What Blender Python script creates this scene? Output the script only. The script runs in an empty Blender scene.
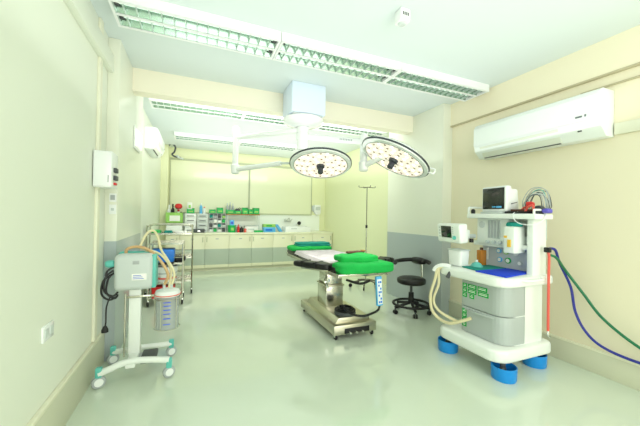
import bpy, bmesh, math, random
from mathutils import Vector, Matrix, noise
random.seed(7)
SC = bpy.context.scene
COL = SC.collection
R = math.radians
PI = math.pi

# ------------------------------------------------------------------ materials
def lin(c):
    out = []
    for v in c:
        v = v / 255.0
        out.append(v / 12.92 if v <= 0.04045 else ((v + 0.055) / 1.055) ** 2.4)
    return (out[0], out[1], out[2], 1.0)

def mat(name, rgb, rough=0.5, metal=0.0, emit=0.0, emit_rgb=None, bump=0.0, bscale=40.0,
        vary=0.0, vscale=3.0, alpha=1.0, trans=0.0, spec=0.5, coat=0.0, ior=1.45):
    m = bpy.data.materials.new(name)
    m.use_nodes = True
    nt = m.node_tree
    b = nt.nodes['Principled BSDF']
    b.inputs['Base Color'].default_value = lin(rgb)
    b.inputs['Roughness'].default_value = rough
    b.inputs['Metallic'].default_value = metal
    b.inputs['Specular IOR Level'].default_value = spec
    b.inputs['Coat Weight'].default_value = coat
    b.inputs['IOR'].default_value = ior
    if trans:
        b.inputs['Transmission Weight'].default_value = trans
    if alpha < 1:
        b.inputs['Alpha'].default_value = alpha
    if emit:
        b.inputs['Emission Color'].default_value = lin(emit_rgb or rgb)
        b.inputs['Emission Strength'].default_value = emit
    tc = nt.nodes.new('ShaderNodeTexCoord')
    if vary:
        n = nt.nodes.new('ShaderNodeTexNoise')
        n.inputs['Scale'].default_value = vscale
        n.inputs['Detail'].default_value = 4
        nt.links.new(tc.outputs['Object'], n.inputs['Vector'])
        mx = nt.nodes.new('ShaderNodeMixRGB')
        c = lin(rgb)
        mx.inputs[1].default_value = tuple(max(0, x * (1 - vary)) for x in c[:3]) + (1,)
        mx.inputs[2].default_value = tuple(min(1, x * (1 + vary)) for x in c[:3]) + (1,)
        nt.links.new(n.outputs['Fac'], mx.inputs[0])
        nt.links.new(mx.outputs[0], b.inputs['Base Color'])
    if bump:
        n = nt.nodes.new('ShaderNodeTexNoise')
        n.inputs['Scale'].default_value = bscale
        n.inputs['Detail'].default_value = 3
        nt.links.new(tc.outputs['Object'], n.inputs['Vector'])
        bp = nt.nodes.new('ShaderNodeBump')
        bp.inputs['Strength'].default_value = bump
        bp.inputs['Distance'].default_value = 0.01
        nt.links.new(n.outputs['Fac'], bp.inputs['Height'])
        nt.links.new(bp.outputs['Normal'], b.inputs['Normal'])
    return m

def band_mat(name, rgb, rgb2, lo, hi, rough=0.45, coat=0.0):
    """Paint: colour rgb, with a band of rgb2 between world heights lo and hi."""
    m = mat(name, rgb, rough, coat=coat)
    nt = m.node_tree
    b = nt.nodes['Principled BSDF']
    g = nt.nodes.new('ShaderNodeNewGeometry')
    s = nt.nodes.new('ShaderNodeSeparateXYZ')
    nt.links.new(g.outputs['Position'], s.inputs[0])
    a = nt.nodes.new('ShaderNodeMath'); a.operation = 'GREATER_THAN'; a.inputs[1].default_value = lo
    c = nt.nodes.new('ShaderNodeMath'); c.operation = 'LESS_THAN'; c.inputs[1].default_value = hi
    k = nt.nodes.new('ShaderNodeMath'); k.operation = 'MULTIPLY'
    nt.links.new(s.outputs['Z'], a.inputs[0]); nt.links.new(s.outputs['Z'], c.inputs[0])
    nt.links.new(a.outputs[0], k.inputs[0]); nt.links.new(c.outputs[0], k.inputs[1])
    mx = nt.nodes.new('ShaderNodeMixRGB')
    mx.inputs[1].default_value = lin(rgb); mx.inputs[2].default_value = lin(rgb2)
    nt.links.new(k.outputs[0], mx.inputs[0])
    nt.links.new(mx.outputs[0], b.inputs['Base Color'])
    return m

M = {}
M['wall_l'] = mat('paint_pale_green_cream', (230, 234, 220), 0.5, bump=0.03, bscale=60, vary=0.02, vscale=1.2)
M['wall_r'] = mat('paint_cream', (237, 229, 202), 0.5, bump=0.03, bscale=60, vary=0.02, vscale=1.2)
M['wall_rear'] = mat('paint_lime_cream', (234, 237, 196), 0.45, bump=0.02, bscale=60, vary=0.02, vscale=1.0)
M['ceil'] = mat('ceiling_white', (217, 227, 227), 0.6, bump=0.02, bscale=50)
M['beam'] = mat('paint_beam_cream', (240, 234, 214), 0.5)
M['pier'] = band_mat('pier_paint', (230, 232, 216), (176, 186, 188), -1, 1.12, 0.3, coat=0.15)
M['base'] = mat('skirting_paint', (214, 214, 190), 0.35, vary=0.03)
M['basecap'] = mat('skirting_cap', (238, 236, 212), 0.4)
M['trunk'] = mat('trunking_cream', (234, 233, 212), 0.45)
M['shade_and_conduit'] = mat('ledge_shadow_paint', (190, 180, 148), 0.6)
M['counter'] = mat('worktop_cream', (240, 240, 214), 0.3, vary=0.02)
M['splash'] = mat('splash_white', (246, 252, 244), 0.3)
M['cab'] = band_mat('cabinet_paint', (232, 230, 202), (176, 188, 174), 0.15, 0.53, 0.4)
M['cabside'] = mat('cabinet_carcass', (205, 205, 180), 0.5)
M['white'] = mat('white_plastic', (238, 241, 240), 0.35)
M['white_gloss'] = mat('white_enamel', (240, 243, 243), 0.15, coat=0.4)
M['bluewhite'] = mat('blue_white_enamel', (222, 235, 252), 0.4)
M['acwhite'] = mat('air_conditioner_white', (236, 242, 240), 0.3)
M['acgrey'] = mat('air_conditioner_underside', (222, 226, 214), 0.4)
M['grey'] = mat('grey_plastic', (170, 176, 178), 0.45)
M['lgrey'] = mat('light_grey_plastic', (200, 208, 206), 0.4)
M['dgrey'] = mat('dark_grey_plastic', (70, 74, 76), 0.5)
M['black'] = mat('black_rubber', (18, 18, 20), 0.5, bump=0.05)
M['leather'] = mat('black_vinyl', (22, 21, 22), 0.38, bump=0.08, bscale=90)
M['steel'] = mat('stainless_steel', (205, 203, 190), 0.22, 1.0, bump=0.01, bscale=120)
M['steel_b'] = mat('brushed_steel', (196, 192, 172), 0.32, 1.0, bump=0.03, bscale=80)
M['chrome'] = mat('chrome', (225, 226, 224), 0.1, 1.0)
M['dark_metal'] = mat('dull_dark_metal', (96, 92, 84), 0.35, 0.9)
M['teal'] = mat('teal_plastic', (96, 190, 180), 0.4)
M['tealcloth'] = mat('teal_cloth', (20, 140, 128), 0.85, bump=0.3, bscale=60)
M['greencloth'] = mat('green_cloth', (16, 172, 72), 0.85, bump=0.35, bscale=45, vary=0.12, vscale=9)
M['whitecloth'] = mat('white_cloth', (250, 244, 246), 0.85, bump=0.2, bscale=50)
M['bluecloth'] = mat('blue_cloth', (24, 66, 214), 0.8, bump=0.25, bscale=60)
M['bluecover'] = mat('blue_plastic_cover', (20, 140, 224), 0.4, vary=0.05)
M['bluebox'] = mat('blue_plastic', (30, 120, 220), 0.4)
M['skyblue'] = mat('sky_blue_plastic', (90, 180, 235), 0.4)
M['green'] = mat('green_plastic', (24, 178, 84), 0.4)
M['green_label'] = mat('green_label', (16, 168, 70), 0.6)
M['lime'] = mat('lime_green_plastic', (150, 205, 100), 0.45)
M['red'] = mat('red_plastic', (214, 46, 44), 0.45)
M['redhose'] = mat('salmon_hose', (226, 92, 78), 0.45)
M['brown'] = mat('brown_cardboard', (176, 128, 70), 0.7)
M['darkbrown'] = mat('dark_brown_leather', (84, 50, 34), 0.6)
M['amber'] = mat('amber_glass', (190, 120, 40), 0.2, coat=0.5)
M['yellow'] = mat('yellow_label', (238, 190, 60), 0.6)
M['cream_hose'] = mat('cream_rubber_hose', (226, 216, 176), 0.4)
M['tan_hose'] = mat('tan_rubber_hose', (206, 168, 120), 0.4)
M['greenhose'] = mat('green_hose', (28, 112, 74), 0.4)
M['navyhose'] = mat('navy_hose', (44, 50, 150), 0.4)
M['purple'] = mat('purple_plastic', (92, 84, 190), 0.4)
M['machine_grey'] = mat('machine_drawer_grey', (176, 184, 182), 0.4)
M['machine_white'] = mat('machine_white', (236, 241, 236), 0.35)
M['panel'] = mat('panel_blue_grey', (196, 202, 210), 0.4)
M['screen'] = mat('dark_screen', (34, 38, 36), 0.15, coat=0.3)
M['screen_glow'] = mat('dim_screen', (60, 72, 74), 0.2, coat=0.3)
M['paper'] = mat('white_paper', (246, 246, 242), 0.7)
M['ink'] = mat('dark_print', (110, 116, 122), 0.7)
M['blueink'] = mat('blue_print', (60, 90, 210), 0.6)
M['pane'] = mat('frosted_pane', (230, 234, 200), 0.3, coat=0.15)
M['frame'] = mat('window_frame_grey', (184, 190, 158), 0.4)
M['glass'] = mat('clear_jar', (238, 246, 248), 0.05, trans=0.6, alpha=0.7, ior=1.3)
M['tube'] = mat('fluorescent_tube', (220, 240, 228), 0.4, emit=.75, emit_rgb=(214, 240, 222))
M['tube_rear'] = mat('fluorescent_tube_rear', (250, 255, 250), 0.4, emit=2.5, emit_rgb=(246, 255, 238))
M['refl'] = mat('louvre_mirror', (150, 178, 160), 0.2, 0.8)
M['blade'] = mat('louvre_blade', (196, 210, 204), 0.3, 0.3)
M['lamp_on'] = mat('emergency_lamp_lens', (250, 250, 240), 0.4, emit=.45)
M['lens'] = mat('lamp_face_warm', (250, 236, 226), 0.35, emit=0.55, emit_rgb=(255, 236, 222))
M['lens_hot'] = mat('lamp_led_white', (255, 250, 244), 0.3, emit=2.0, emit_rgb=(255, 246, 236))
M['lens_dim'] = mat('lamp_led_dim', (178, 168, 158), 0.25)
M['rim'] = mat('lamp_dark_rim', (52, 58, 66), 0.4)

def floor_mat():
    m = mat('glossy_floor', (206, 216, 196), 0.12, spec=0.6, coat=0.4)
    nt = m.node_tree
    b = nt.nodes['Principled BSDF']
    b.inputs['Coat Roughness'].default_value = 0.06
    tc = nt.nodes.new('ShaderNodeTexCoord')
    n = nt.nodes.new('ShaderNodeTexNoise'); n.inputs['Scale'].default_value = 0.8; n.inputs['Detail'].default_value = 5
    mx = nt.nodes.new('ShaderNodeMixRGB')
    mx.inputs[1].default_value = lin((206, 219, 200)); mx.inputs[2].default_value = lin((220, 230, 212))
    nt.links.new(tc.outputs['Object'], n.inputs['Vector'])
    nt.links.new(n.outputs['Fac'], mx.inputs[0])
    nt.links.new(mx.outputs[0], b.inputs['Base Color'])
    n2 = nt.nodes.new('ShaderNodeTexNoise'); n2.inputs['Scale'].default_value = 2.2; n2.inputs['Detail'].default_value = 2
    bp = nt.nodes.new('ShaderNodeBump'); bp.inputs['Strength'].default_value = 0.12; bp.inputs['Distance'].default_value = 0.02
    nt.links.new(tc.outputs['Object'], n2.inputs['Vector'])
    nt.links.new(n2.outputs['Fac'], bp.inputs['Height'])
    nt.links.new(bp.outputs['Normal'], b.inputs['Normal'])
    return m
M['floor'] = floor_mat()

# ------------------------------------------------------------------ mesh builder
class MB:
    def __init__(self):
        self.bm = bmesh.new()
    def _merge(self, t, mtx=None):
        if mtx is not None:
            bmesh.ops.transform(t, matrix=mtx, verts=t.verts)
        me = bpy.data.meshes.new('tmp')
        t.to_mesh(me); t.free()
        self.bm.from_mesh(me)
        bpy.data.meshes.remove(me)
        return self
    def box(self, x0, x1, y0, y1, z0, z1, bev=0.0, seg=2, mtx=None, taper=None):
        t = bmesh.new()
        bmesh.ops.create_cube(t, size=1.0)
        for v in t.verts:
            fx = fy = 1.0
            if taper and v.co.z > 0: fx, fy = taper
            v.co = Vector(((x0 + x1) / 2 + v.co.x * (x1 - x0) * fx, (y0 + y1) / 2 + v.co.y * (y1 - y0) * fy, (z0 + z1) / 2 + v.co.z * (z1 - z0)))
        if bev > 0:
            bmesh.ops.bevel(t, geom=list(t.edges), offset=bev, segments=seg, affect='EDGES', profile=0.5)
        return self._merge(t, mtx)
    def prism(self, pts, h0, h1, axis='z', bev=0.0, seg=2, mtx=None):
        """polygon pts (a,b) extruded along axis between h0 and h1"""
        t = bmesh.new()
        def mk(a, b, h):
            return {'z': (a, b, h), 'y': (a, h, b), 'x': (h, a, b)}[axis]
        lo = [t.verts.new(mk(a, b, h0)) for a, b in pts]
        hi = [t.verts.new(mk(a, b, h1)) for a, b in pts]
        n = len(pts)
        t.faces.new(lo); t.faces.new(hi)
        for i in range(n):
            t.faces.new((lo[i], lo[(i + 1) % n], hi[(i + 1) % n], hi[i]))
        bmesh.ops.recalc_face_normals(t, faces=t.faces)
        if bev > 0:
            bmesh.ops.bevel(t, geom=list(t.edges), offset=bev, segments=seg, affect='EDGES', profile=0.5)
        return self._merge(t, mtx)
    def lathe(self, prof, loc=(0, 0, 0), seg=24, direction=(0, 0, 1), sx=1.0, sy=1.0, close=True):
        """prof: list of (r, h) along direction from loc"""
        t = bmesh.new()
        rings = []
        for r, h in prof:
            if r < 1e-5:
                rings.append([t.verts.new((0, 0, h))])
            else:
                rings.append([t.verts.new((r * math.cos(2 * PI * k / seg) * sx, r * math.sin(2 * PI * k / seg) * sy, h)) for k in range(seg)])
        for a, b in zip(rings, rings[1:]):
            if len(a) == 1 and len(b) == 1: continue
            for k in range(seg):
                k2 = (k + 1) % seg
                if len(a) == 1: t.faces.new((a[0], b[k2], b[k]))
                elif len(b) == 1: t.faces.new((a[k], a[k2], b[0]))
                else: t.faces.new((a[k], a[k2], b[k2], b[k]))
        if close:
            if len(rings[0]) > 1: t.faces.new(rings[0])
            if len(rings[-1]) > 1: t.faces.new(rings[-1])
        bmesh.ops.recalc_face_normals(t, faces=t.faces)
        q = Vector((0, 0, 1)).rotation_difference(Vector(direction).normalized())
        return self._merge(t, Matrix.Translation(Vector(loc)) @ q.to_matrix().to_4x4())
    def cyl(self, p0, p1, r0, r1=None, seg=16, bev=0.0):
        p0 = Vector(p0); p1 = Vector(p1)
        L = (p1 - p0).length
        r1 = r0 if r1 is None else r1
        if bev:
            pr = [(0, 0), (r0 - bev, 0), (r0, bev), (r1, L - bev), (r1 - bev, L), (0, L)]
        else:
            pr = [(0, 0), (r0, 0), (r1, L), (0, L)]
        return self.lathe(pr, p0, seg, p1 - p0)
    def tube(self, pts, r, seg=8, smooth=0, closed=False):
        P = [Vector(p) for p in pts]
        if smooth:
            out = []
            n = len(P)
            rng = range(n) if closed else range(n - 1)
            for i in rng:
                p0 = P[(i - 1) % n] if (closed or i > 0) else P[0]
                p1 = P[i]; p2 = P[(i + 1) % n]
                p3 = P[(i + 2) % n] if (closed or i + 2 < n) else P[-1]
                for s in range(smooth):
                    u = s / smooth
                    out.append(0.5 * ((2 * p1) + (p2 - p0) * u + (2 * p0 - 5 * p1 + 4 * p2 - p3) * u * u + (3 * p1 - p0 - 3 * p2 + p3) * u ** 3))
            if not closed: out.append(P[-1])
            P = out
        t = bmesh.new()
        rings = []
        n = len(P)
        up = Vector((0.13, 0.21, 0.97)).normalized()
        for i in range(n):
            if closed: d = P[(i + 1) % n] - P[i - 1]
            else: d = P[min(i + 1, n - 1)] - P[max(i - 1, 0)]
            d.normalize()
            a = up - d * up.dot(d)
            if a.length < 1e-3: a = Vector((1, 0, 0)) - d * d.x
            a.normalize(); b = d.cross(a); up = a
            rings.append([t.verts.new(P[i] + (a * math.cos(2 * PI * k / seg) + b * math.sin(2 * PI * k / seg)) * r) for k in range(seg)])
        m = n if closed else n - 1
        for i in range(m):
            A = rings[i]; B = rings[(i + 1) % n]
            for k in range(seg):
                t.faces.new((A[k], A[(k + 1) % seg], B[(k + 1) % seg], B[k]))
        if not closed:
            t.faces.new(rings[0]); t.faces.new(rings[-1])
        bmesh.ops.recalc_face_normals(t, faces=t.faces)
        return self._merge(t)
    def pillow(self, c, size, p=4.0, amp=0.0, freq=4.0, seed=0, n=28, mtx=None, flat_bottom=False):
        """soft superellipsoid cushion with slight folds"""
        t = bmesh.new()
        bmesh.ops.create_cube(t, size=2.0)
        bmesh.ops.subdivide_edges(t, edges=list(t.edges), cuts=n // 2, use_grid_fill=True)
        for v in t.verts:
            d = v.co
            k = (abs(d.x) ** p + abs(d.y) ** p + abs(d.z) ** p) ** (1 / p)
            q = d / k
            off = noise.noise(Vector((q.x * size[0] * freq + seed, q.y * size[1] * freq, q.z * freq * size[2]))) * amp if amp else 0
            w = Vector((q.x * size[0] / 2, q.y * size[1] / 2, q.z * size[2] / 2))
            w += d.normalized() * off
            if flat_bottom and w.z < -size[2] * 0.42: w.z = -size[2] * 0.42
            v.co = w + Vector(c)
        return self._merge(t, mtx)
    def build(self, name, material, parent=None, kind=None, ang=38):
        bm = self.bm
        for f in bm.faces: f.smooth = True
        for e in bm.edges:
            if len(e.link_faces) == 2:
                e.smooth = e.calc_face_angle(0) < R(ang)
        me = bpy.data.meshes.new(name)
        bm.to_mesh(me); bm.free()
        me.materials.append(M[material] if isinstance(material, str) else material)
        o = bpy.data.objects.new(name, me)
        COL.objects.link(o)
        if parent is not None: o.parent = parent
        if kind: o['kind'] = kind
        return o

def build_each(mb, name, material, parent):
    """every separate piece of mb becomes an object of its own"""
    bm = mb.bm; seen = set(); first = None
    bm.verts.ensure_lookup_table()
    for v0 in list(bm.verts):
        if v0 in seen: continue
        st = [v0]; comp = {v0}
        while st:
            v = st.pop()
            for e in v.link_edges:
                w = e.other_vert(v)
                if w not in comp: comp.add(w); st.append(w)
        seen |= comp
        k = MB(); mp = {v: k.bm.verts.new(v.co) for v in comp}
        for f in {f for v in comp for f in v.link_faces}: k.bm.faces.new([mp[v] for v in f.verts])
        k.bm.normal_update()
        o = k.build(name, material, parent)
        first = first or o
    bm.free()
    return first

def tag(o, label, cat, group=None):
    o['label'] = label; o['category'] = cat
    if group: o['group'] = group
    return o
def thing(name, label, cat, loc=(0, 0, 0), rz=0.0, group=None):
    o = bpy.data.objects.new(name, None); COL.objects.link(o)
    o.empty_display_size = 0.05
    o.location = loc; o.rotation_euler = (0, 0, rz)
    return tag(o, label, cat, group)
def children_of(o):
    return [c for c in bpy.data.objects if c.parent == o]
def dup(o, parent=None, **kw):
    c = o.copy(); COL.objects.link(c)
    if parent is not None: c.parent = parent
    for ch in children_of(o): dup(ch, c)
    if 'loc' in kw: c.location = kw['loc']
    if 'rz' in kw: c.rotation_euler = (0, 0, kw['rz'])
    if 'label' in kw: c['label'] = kw['label']
    if 'group' in kw: c['group'] = kw['group']
    return c
def struct(name, mb, material):
    return mb.build(name, material, None, 'structure')

# ------------------------------------------------------------------ room shell
XL, XR, XRR = -0.78, 3.42, 3.62
YF, YP, YPE, YB = -2.2, 3.36, 4.62, 8.38
ZC = 3.03
struct('floor', MB().box(XL - .15, XRR + .15, YF - .15, YB + .15, -0.1, 0), 'floor')
struct('ceiling', MB().box(XL - .15, XRR + .15, YF - .15, YB + .15, ZC, ZC + .1), 'ceil')
struct('wall_left', MB().box(XL - .15, XL, YF - .15, YB + .15, 0, ZC), 'wall_l')
struct('wall_right', MB().box(XR, XR + .35, YF - .15, YP, 0, ZC), 'wall_r')
struct('wall_front', MB().box(XL, XR, YF - .15, YF, 0, ZC), 'wall_l')
struct('wall_back', MB().box(XL, XRR, YB, YB + .15, 0, ZC), 'wall_rear')
struct('wall_rear_right', MB().box(XRR, XRR + .15, YPE, YB, 0, ZC), 'wall_rear')
struct('wall_pier_left', MB().box(XL, -0.68, YP, YPE + .1, 0, ZC, bev=.004), 'pier')
struct('wall_pier_right', MB().box(3.25, XRR + .15, YP - .06, YPE, 0, ZC, bev=.004), 'pier')
struct('wall_header_beam', MB().box(-0.68, 3.25, 3.95, 4.12, 2.77, ZC), 'beam')
struct('trim_1', MB().box(XL, -0.62, 8.1, YB, 0, ZC), 'wall_rear')                  # boxed corner column at the rear left
# skirting
struct('baseboard_left', MB().box(XL, XL + .024, YF, YP, 0, .275, bev=.003), 'base')
struct('trim_2', MB().box(XL, XL + .03, YF, YP, .275, .30, bev=.005), 'basecap')
struct('baseboard_right', MB().box(XR - .024, XR, YF, YP - .06, 0, .20, bev=.003), 'base')
struct('trim_3', MB().box(XR - .03, XR, YF, YP - .06, .20, .222, bev=.005), 'basecap')
# trunking on the left wall
struct('trim_4', MB().box(XL, XL + .05, YF, YP, 2.70, 2.86, bev=.004), 'wall_l')
struct('trim_5', MB().box(XL, XL + .022, 3.05, 3.12, .305, 2.70, bev=.003), 'trunk')
struct('trim_6', MB().box(XL, XL + .022, 3.05, 3.12, 2.86, ZC, bev=.003), 'trunk')
# ledge on the right wall
struct('trim_7', MB().box(XR - .035, XR, YF, YP - .06, 2.715, ZC), 'wall_r')
struct('trim_8', MB().box(XR - .042, XR, YF, YP - .06, 2.70, 2.716, bev=.002), 'shade_and_conduit')  # shadow line under the ledge, painted as a thin dark strip
struct('trim_9', MB().box(XR - .03, XR, YF, 1.46, 2.15, 2.25, bev=.004), 'trunk')
struct('trim_10', MB().box(XR - .02, XR, YF, 1.72, 2.60, 2.615, bev=.002), 'shade_and_conduit')
# splash back of the rear counter
struct('trim_11', MB().box(-.62, 3.45, YB - .012, YB, .93, 1.395), 'splash')

# windows in the back wall (frosted sheets in thin frames)
def window(name, x0, x1):
    o = bpy.data.objects.new(name, None); COL.objects.link(o); o.location = ((x0 + x1) / 2, YB, 1.40)
    o['kind'] = 'structure'
    w = (x1 - x0) / 2
    m = MB()
    z1 = 1.35
    for a in ((-w, w, -.035, -.001, -.018, .016), (-w, w, -.04, -.001, z1 - .03, z1 + .02)): m.box(*a)
    for s in (-w, w - .016): m.box(s, s + .016, -.03, -.001, 0, z1)
    f = m.build('window_frame', 'frame', o)
    f['kind'] = 'structure'
    p = MB().box(-w + .02, w - .02, -.016, -.004, .014, z1 - .028).build('window_pane', 'pane', o)
    p['kind'] = 'structure'
window('window_1', -.60, 1.355)
window('window_2', 1.36, 3.19)

# ------------------------------------------------------------------ ceiling fixtures
def fixture(name_label, x0, y0, L, W, tube_mat, zt=ZC, group=None, rot=0):
    t = thing('ceiling_light', name_label, 'ceiling light', (x0, y0, zt), rot, group)
    H = .085
    m = MB()
    th = .006
    m.box(0, L, 0, W, -.012, -.001)
    m.box(0, L, 0, th, -H, -.012); m.box(0, L, W - th, W, -H, -.012)
    m.box(0, .02, th, W - th, -H, -.012); m.box(L - .02, L, th, W - th, -H, -.012)
    m.box(0.02, L - .02, W / 2 - .012, W / 2 + .012, -H, -.012)
    m.box(0, L, 0, .022, -H - .002, -H + .006); m.box(0, L, W - .022, W, -H - .002, -H + .006)
    m.build('housing', 'white', t)
    r = MB()
    for k in (0, 1):
        a = th + k * (W / 2); b = W / 2 - .012 + k * (W / 2 - th)
        r.prism([(a, -H + .008), (a + .004, -H + .008), (a + .03, -.022), (b - .03, -.022), (b - .004, -H + .008), (b, -H + .008), (b, -.014), (a, -.014)], .02, L - .02, 'x')
    r.build('reflector', 'refl', t)
    bl = MB()
    n = int(round(L / .085))
    for k in range(2):
        a = th + k * (W / 2) + .004; b = W / 2 - .016 + k * (W / 2 - th)
        for i in range(1, n):
            x = L * i / n
            bl.box(x - .0025, x + .0025, a, b, -H + .001, -H + .030)
        bl.box(.02, L - .02, a - .001, a + .003, -H + .001, -H + .030)
    bl.box(.021, .025, .008, W - .008, -H + .001, -H + .030)
    bl.build('louvre', 'blade', t)
    for k in (0, 1):
        yc = W * (.25 + .5 * k)
        tb = MB().cyl((.045, yc, -.040), (L - .045, yc, -.040), .010, seg=10).build('fluorescent_tube', tube_mat, t)
        e = MB()
        for xx in (.02, L - .055): e.box(xx, xx + .035, yc - .017, yc + .017, -.060, -.012, bev=.003)
        build_each(e, 'lamp_holder', 'dgrey', t)
    return t
LX, LL = -.62, 1.30
f0 = fixture('long white louvred light on the near ceiling, left unit', LX, 2.61, LL, .36, 'tube', group='louvred lights in the near row')
dup(f0, loc=(LX + LL + .005, 2.61, ZC), label='middle unit of the near ceiling light row, in front of the lamp mount box')
dup(f0, loc=(LX + 2 * LL + .01, 2.61, ZC), label='right unit of the near ceiling light row, nearest the large air conditioner')
# same row again above and behind the camera
for i in range(3):
    d = dup(f0, loc=(LX + i * (LL + .005), 0.15 - .55, ZC), label='louvred ceiling light in the row above and behind the viewer', group='louvred lights behind the viewer')
g0 = fixture('louvred ceiling light just behind the header beam, left unit by the pier', LX, 4.74, LL, .34, 'tube_rear', group='louvred lights behind the beam')
dup(g0, loc=(LX + LL + .005, 4.74, ZC), label='louvred ceiling light just behind the header beam, middle unit behind the lamp column')
dup(g0, loc=(LX + 2 * LL + .01, 4.74, ZC), label='louvred ceiling light just behind the header beam, right unit above the right arm')
dup(g0, loc=(-.42, 6.70, ZC), label='louvred ceiling light over the rear counter, left unit by the rear air conditioner', group='louvred lights over the rear counter')
dup(g0, loc=(.885, 6.70, ZC), label='louvred ceiling light over the rear counter, right unit above the left surgical lamp', group='louvred lights over the rear counter')

# ceiling sensor
t = thing('ceiling_sensor', 'small white boxy sensor hanging from the near ceiling', 'sensor', (1.49, 1.96, ZC))
MB().box(-.045, .045, -.045, .045, -.10, 0, bev=.008).build('housing', 'white', t)
m = MB()
for k in range(4): m.box(-.03 + k * .016, -.022 + k * .016, -.048, -.044, -.06, -.035)
build_each(m, 'vent', 'dgrey', t)
MB().lathe([(0, -.115), (.025, -.112), (.036, -.10), (.036, -.09)], seg=18).build('lens', 'lgrey', t)

# ------------------------------------------------------------------ big wall air conditioner (right wall)
def air_conditioner(label, L, H, D, loc, rz, light=False):
    """local: x along wall 0..L, y = out of the wall (negative), z up"""
    t = thing('air_conditioner', label, 'air conditioner', loc, rz)
    prof = [(0, 0), (0, H), (-D * .80, H), (-D * .96, H - .02), (-D, H - .05), (-D, H * .32), (-D * .93, H * .2), (-D * .55, .0)]
    MB().prism(prof, 0, L, 'x', bev=.006).build('body', 'acwhite', t)
    MB().prism([(-D - .004, H * .36), (-D - .012, H * .36), (-D - .012, H - .055), (-D - .004, H - .045)], .004, L - .004, 'x', bev=.002).build('front_panel', 'acwhite', t)
    # louvre flap along the lower front
    fl = MB().prism([(-D * .995 - .006, H * .30), (-D * .995 + .004, H * .32), (-D * .62 + .004, .012), (-D * .62 - .004, 0.0)], .08, L * .74, 'x', bev=.001).build('air_flap', 'acgrey', t)
    MB().prism([(-D * .64 - .004, -.003), (-D * .64 + .012, -.003), (-D * .64 + .012, .004), (-D * .64 - .004, .006)], .09, L * .73, 'x').build('flap_gap', 'dgrey', fl)
    e = MB().box(L * .74, L * .745, -D * .97, -D * .66, .01, .018)
    q = MB()
    q.box(L * .86, L * .90, -D - .016, -D - .0115, H * .44, H * .455 + .008)
    q.box(L * .915, L * .925, -D - .016, -D - .0115, H * .44, H * .455 + .014)
    build_each(q, 'badge', 'ink', t)
    MB().box(L * .86, L * .885, -D * .90, -D * .86, H * .155, H * .17 + .006, bev=.001).build('display', 'dgrey', t)
    if e: e.bm.free()
    return t
air_conditioner('large white split air conditioner high on the right cream wall', 1.27, .415, .22, (XR - .002, 2.74, 2.135), -PI / 2)
# rear one hangs on the left wall; its near end faces us
air_conditioner('smaller white air conditioner on the rear left wall beyond the pier', .95, .35, .20, (XL + .002, 5.55, 2.43), PI / 2)
t = thing('pipe_loop', 'dark insulated pipe loop at the top of the rear corner column', 'pipe', (-.56, 8.1, 2.8))
MB().tube([(-.05, -.02, .22), (.02, -.04, .25), (.09, -.05, .18), (.07, -.05, .06), (.02, -.03, .0), (.09, -.05, -.05), (.2, -.04, -.06)], .02, smooth=5).build('insulation', 'dgrey', t)
MB().tube([(.12, -.03, -.02), (.17, -.05, -.06), (.25, .2, -.05)], .025, smooth=4).build('elbow', 'lgrey', t)

# ------------------------------------------------------------------ left pier fittings
t = thing('distribution_box', 'white electrical box on the left wall by the pier, dark sockets on its side', 'electrical box', (-.69, 3.08, 1.60))
MB().box(-.085, .045, -.11, .10, 0, .30, bev=.006).build('box', 'white', t)
MB().box(-.080, .040, -.118, -.110, .008, .292, bev=.003).build('cover', 'white_gloss', t)
for i, z in enumerate((.15, .085)):
    MB().box(.044, .068, -.06, .02, z - .02, z + .02, bev=.006).build('socket', 'dgrey', t)
MB().box(.044, .062, -.05, .01, .025, .045, bev=.004).build('connector', 'red', t)
m = MB().box(.020, .025, -.1195, -.1175, .04, .10); m.build('label', 'ink', t)
t = thing('light_switch', 'small grey-faced switch on the left pier under the electrical box', 'switch', (-.715, YP, 1.53))
MB().box(-.028, .028, -.014, 0, -.04, .04, bev=.004).build('plate', 'white', t)
MB().box(-.018, .018, -.019, -.012, -.022, .024, bev=.002).build('rocker', 'grey', t)
t = thing('socket_outlet', 'pale blank plate on the left pier below the switch', 'outlet', (-.715, YP, 1.42))
MB().box(-.028, .028, -.012, 0, -.045, .045, bev=.004).build('plate', 'white', t)
MB().box(-.012, .012, -.0145, -.011, -.012, .012, bev=.001).build('insert', 'lgrey', t)
t = thing('emergency_light', 'lit white emergency lamp on the inner face of the left pier', 'emergency light', (-.68, 4.27, 2.15))
MB().box(0, .014, -.20, .20, 0, .26, bev=.005).build('housing', 'white', t)
MB().box(.012, .036, -.17, .17, .03, .23, bev=.010).build('lens', 'lamp_on', t)
t = thing('wall_socket', 'white double power socket low on the left wall', 'outlet', (XL, 2.21, .70))
MB().box(0, .012, -.07, .07, -.045, .045, bev=.004).build('plate', 'white_gloss', t)
for s in (-.032, .032):
    MB().box(.011, .016, s - .02, s + .02, -.025, .025, bev=.003).build('socket', 'lgrey', t)

# ------------------------------------------------------------------ surgical lamps
CX, CY = 1.28, 3.72
t = thing('surgical_lamp_mount', 'pale blue ceiling box and white column carrying both surgical lamps', 'lamp mount', (CX, CY, ZC))
MB().box(-.22, .22, -.22, .20, -.37, 0, bev=.004).build('ceiling_box', 'bluewhite', t)
MB().box(-.19, .19, -.19, .17, -.385, -.37).build('box_base', 'lgrey', t)
MB().lathe([(0, -.385), (.25, -.385), (.265, -.40), (.25, -.44), (.18, -.475), (.08, -.49), (0, -.49)], seg=40).build('canopy', 'white_gloss', t)
MB().lathe([(0, -.48), (.068, -.48), (.068, -.56), (.074, -.565), (.074, -.77), (.066, -.785), (0, -.785)], seg=28).build('column', 'white_gloss', t)

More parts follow.
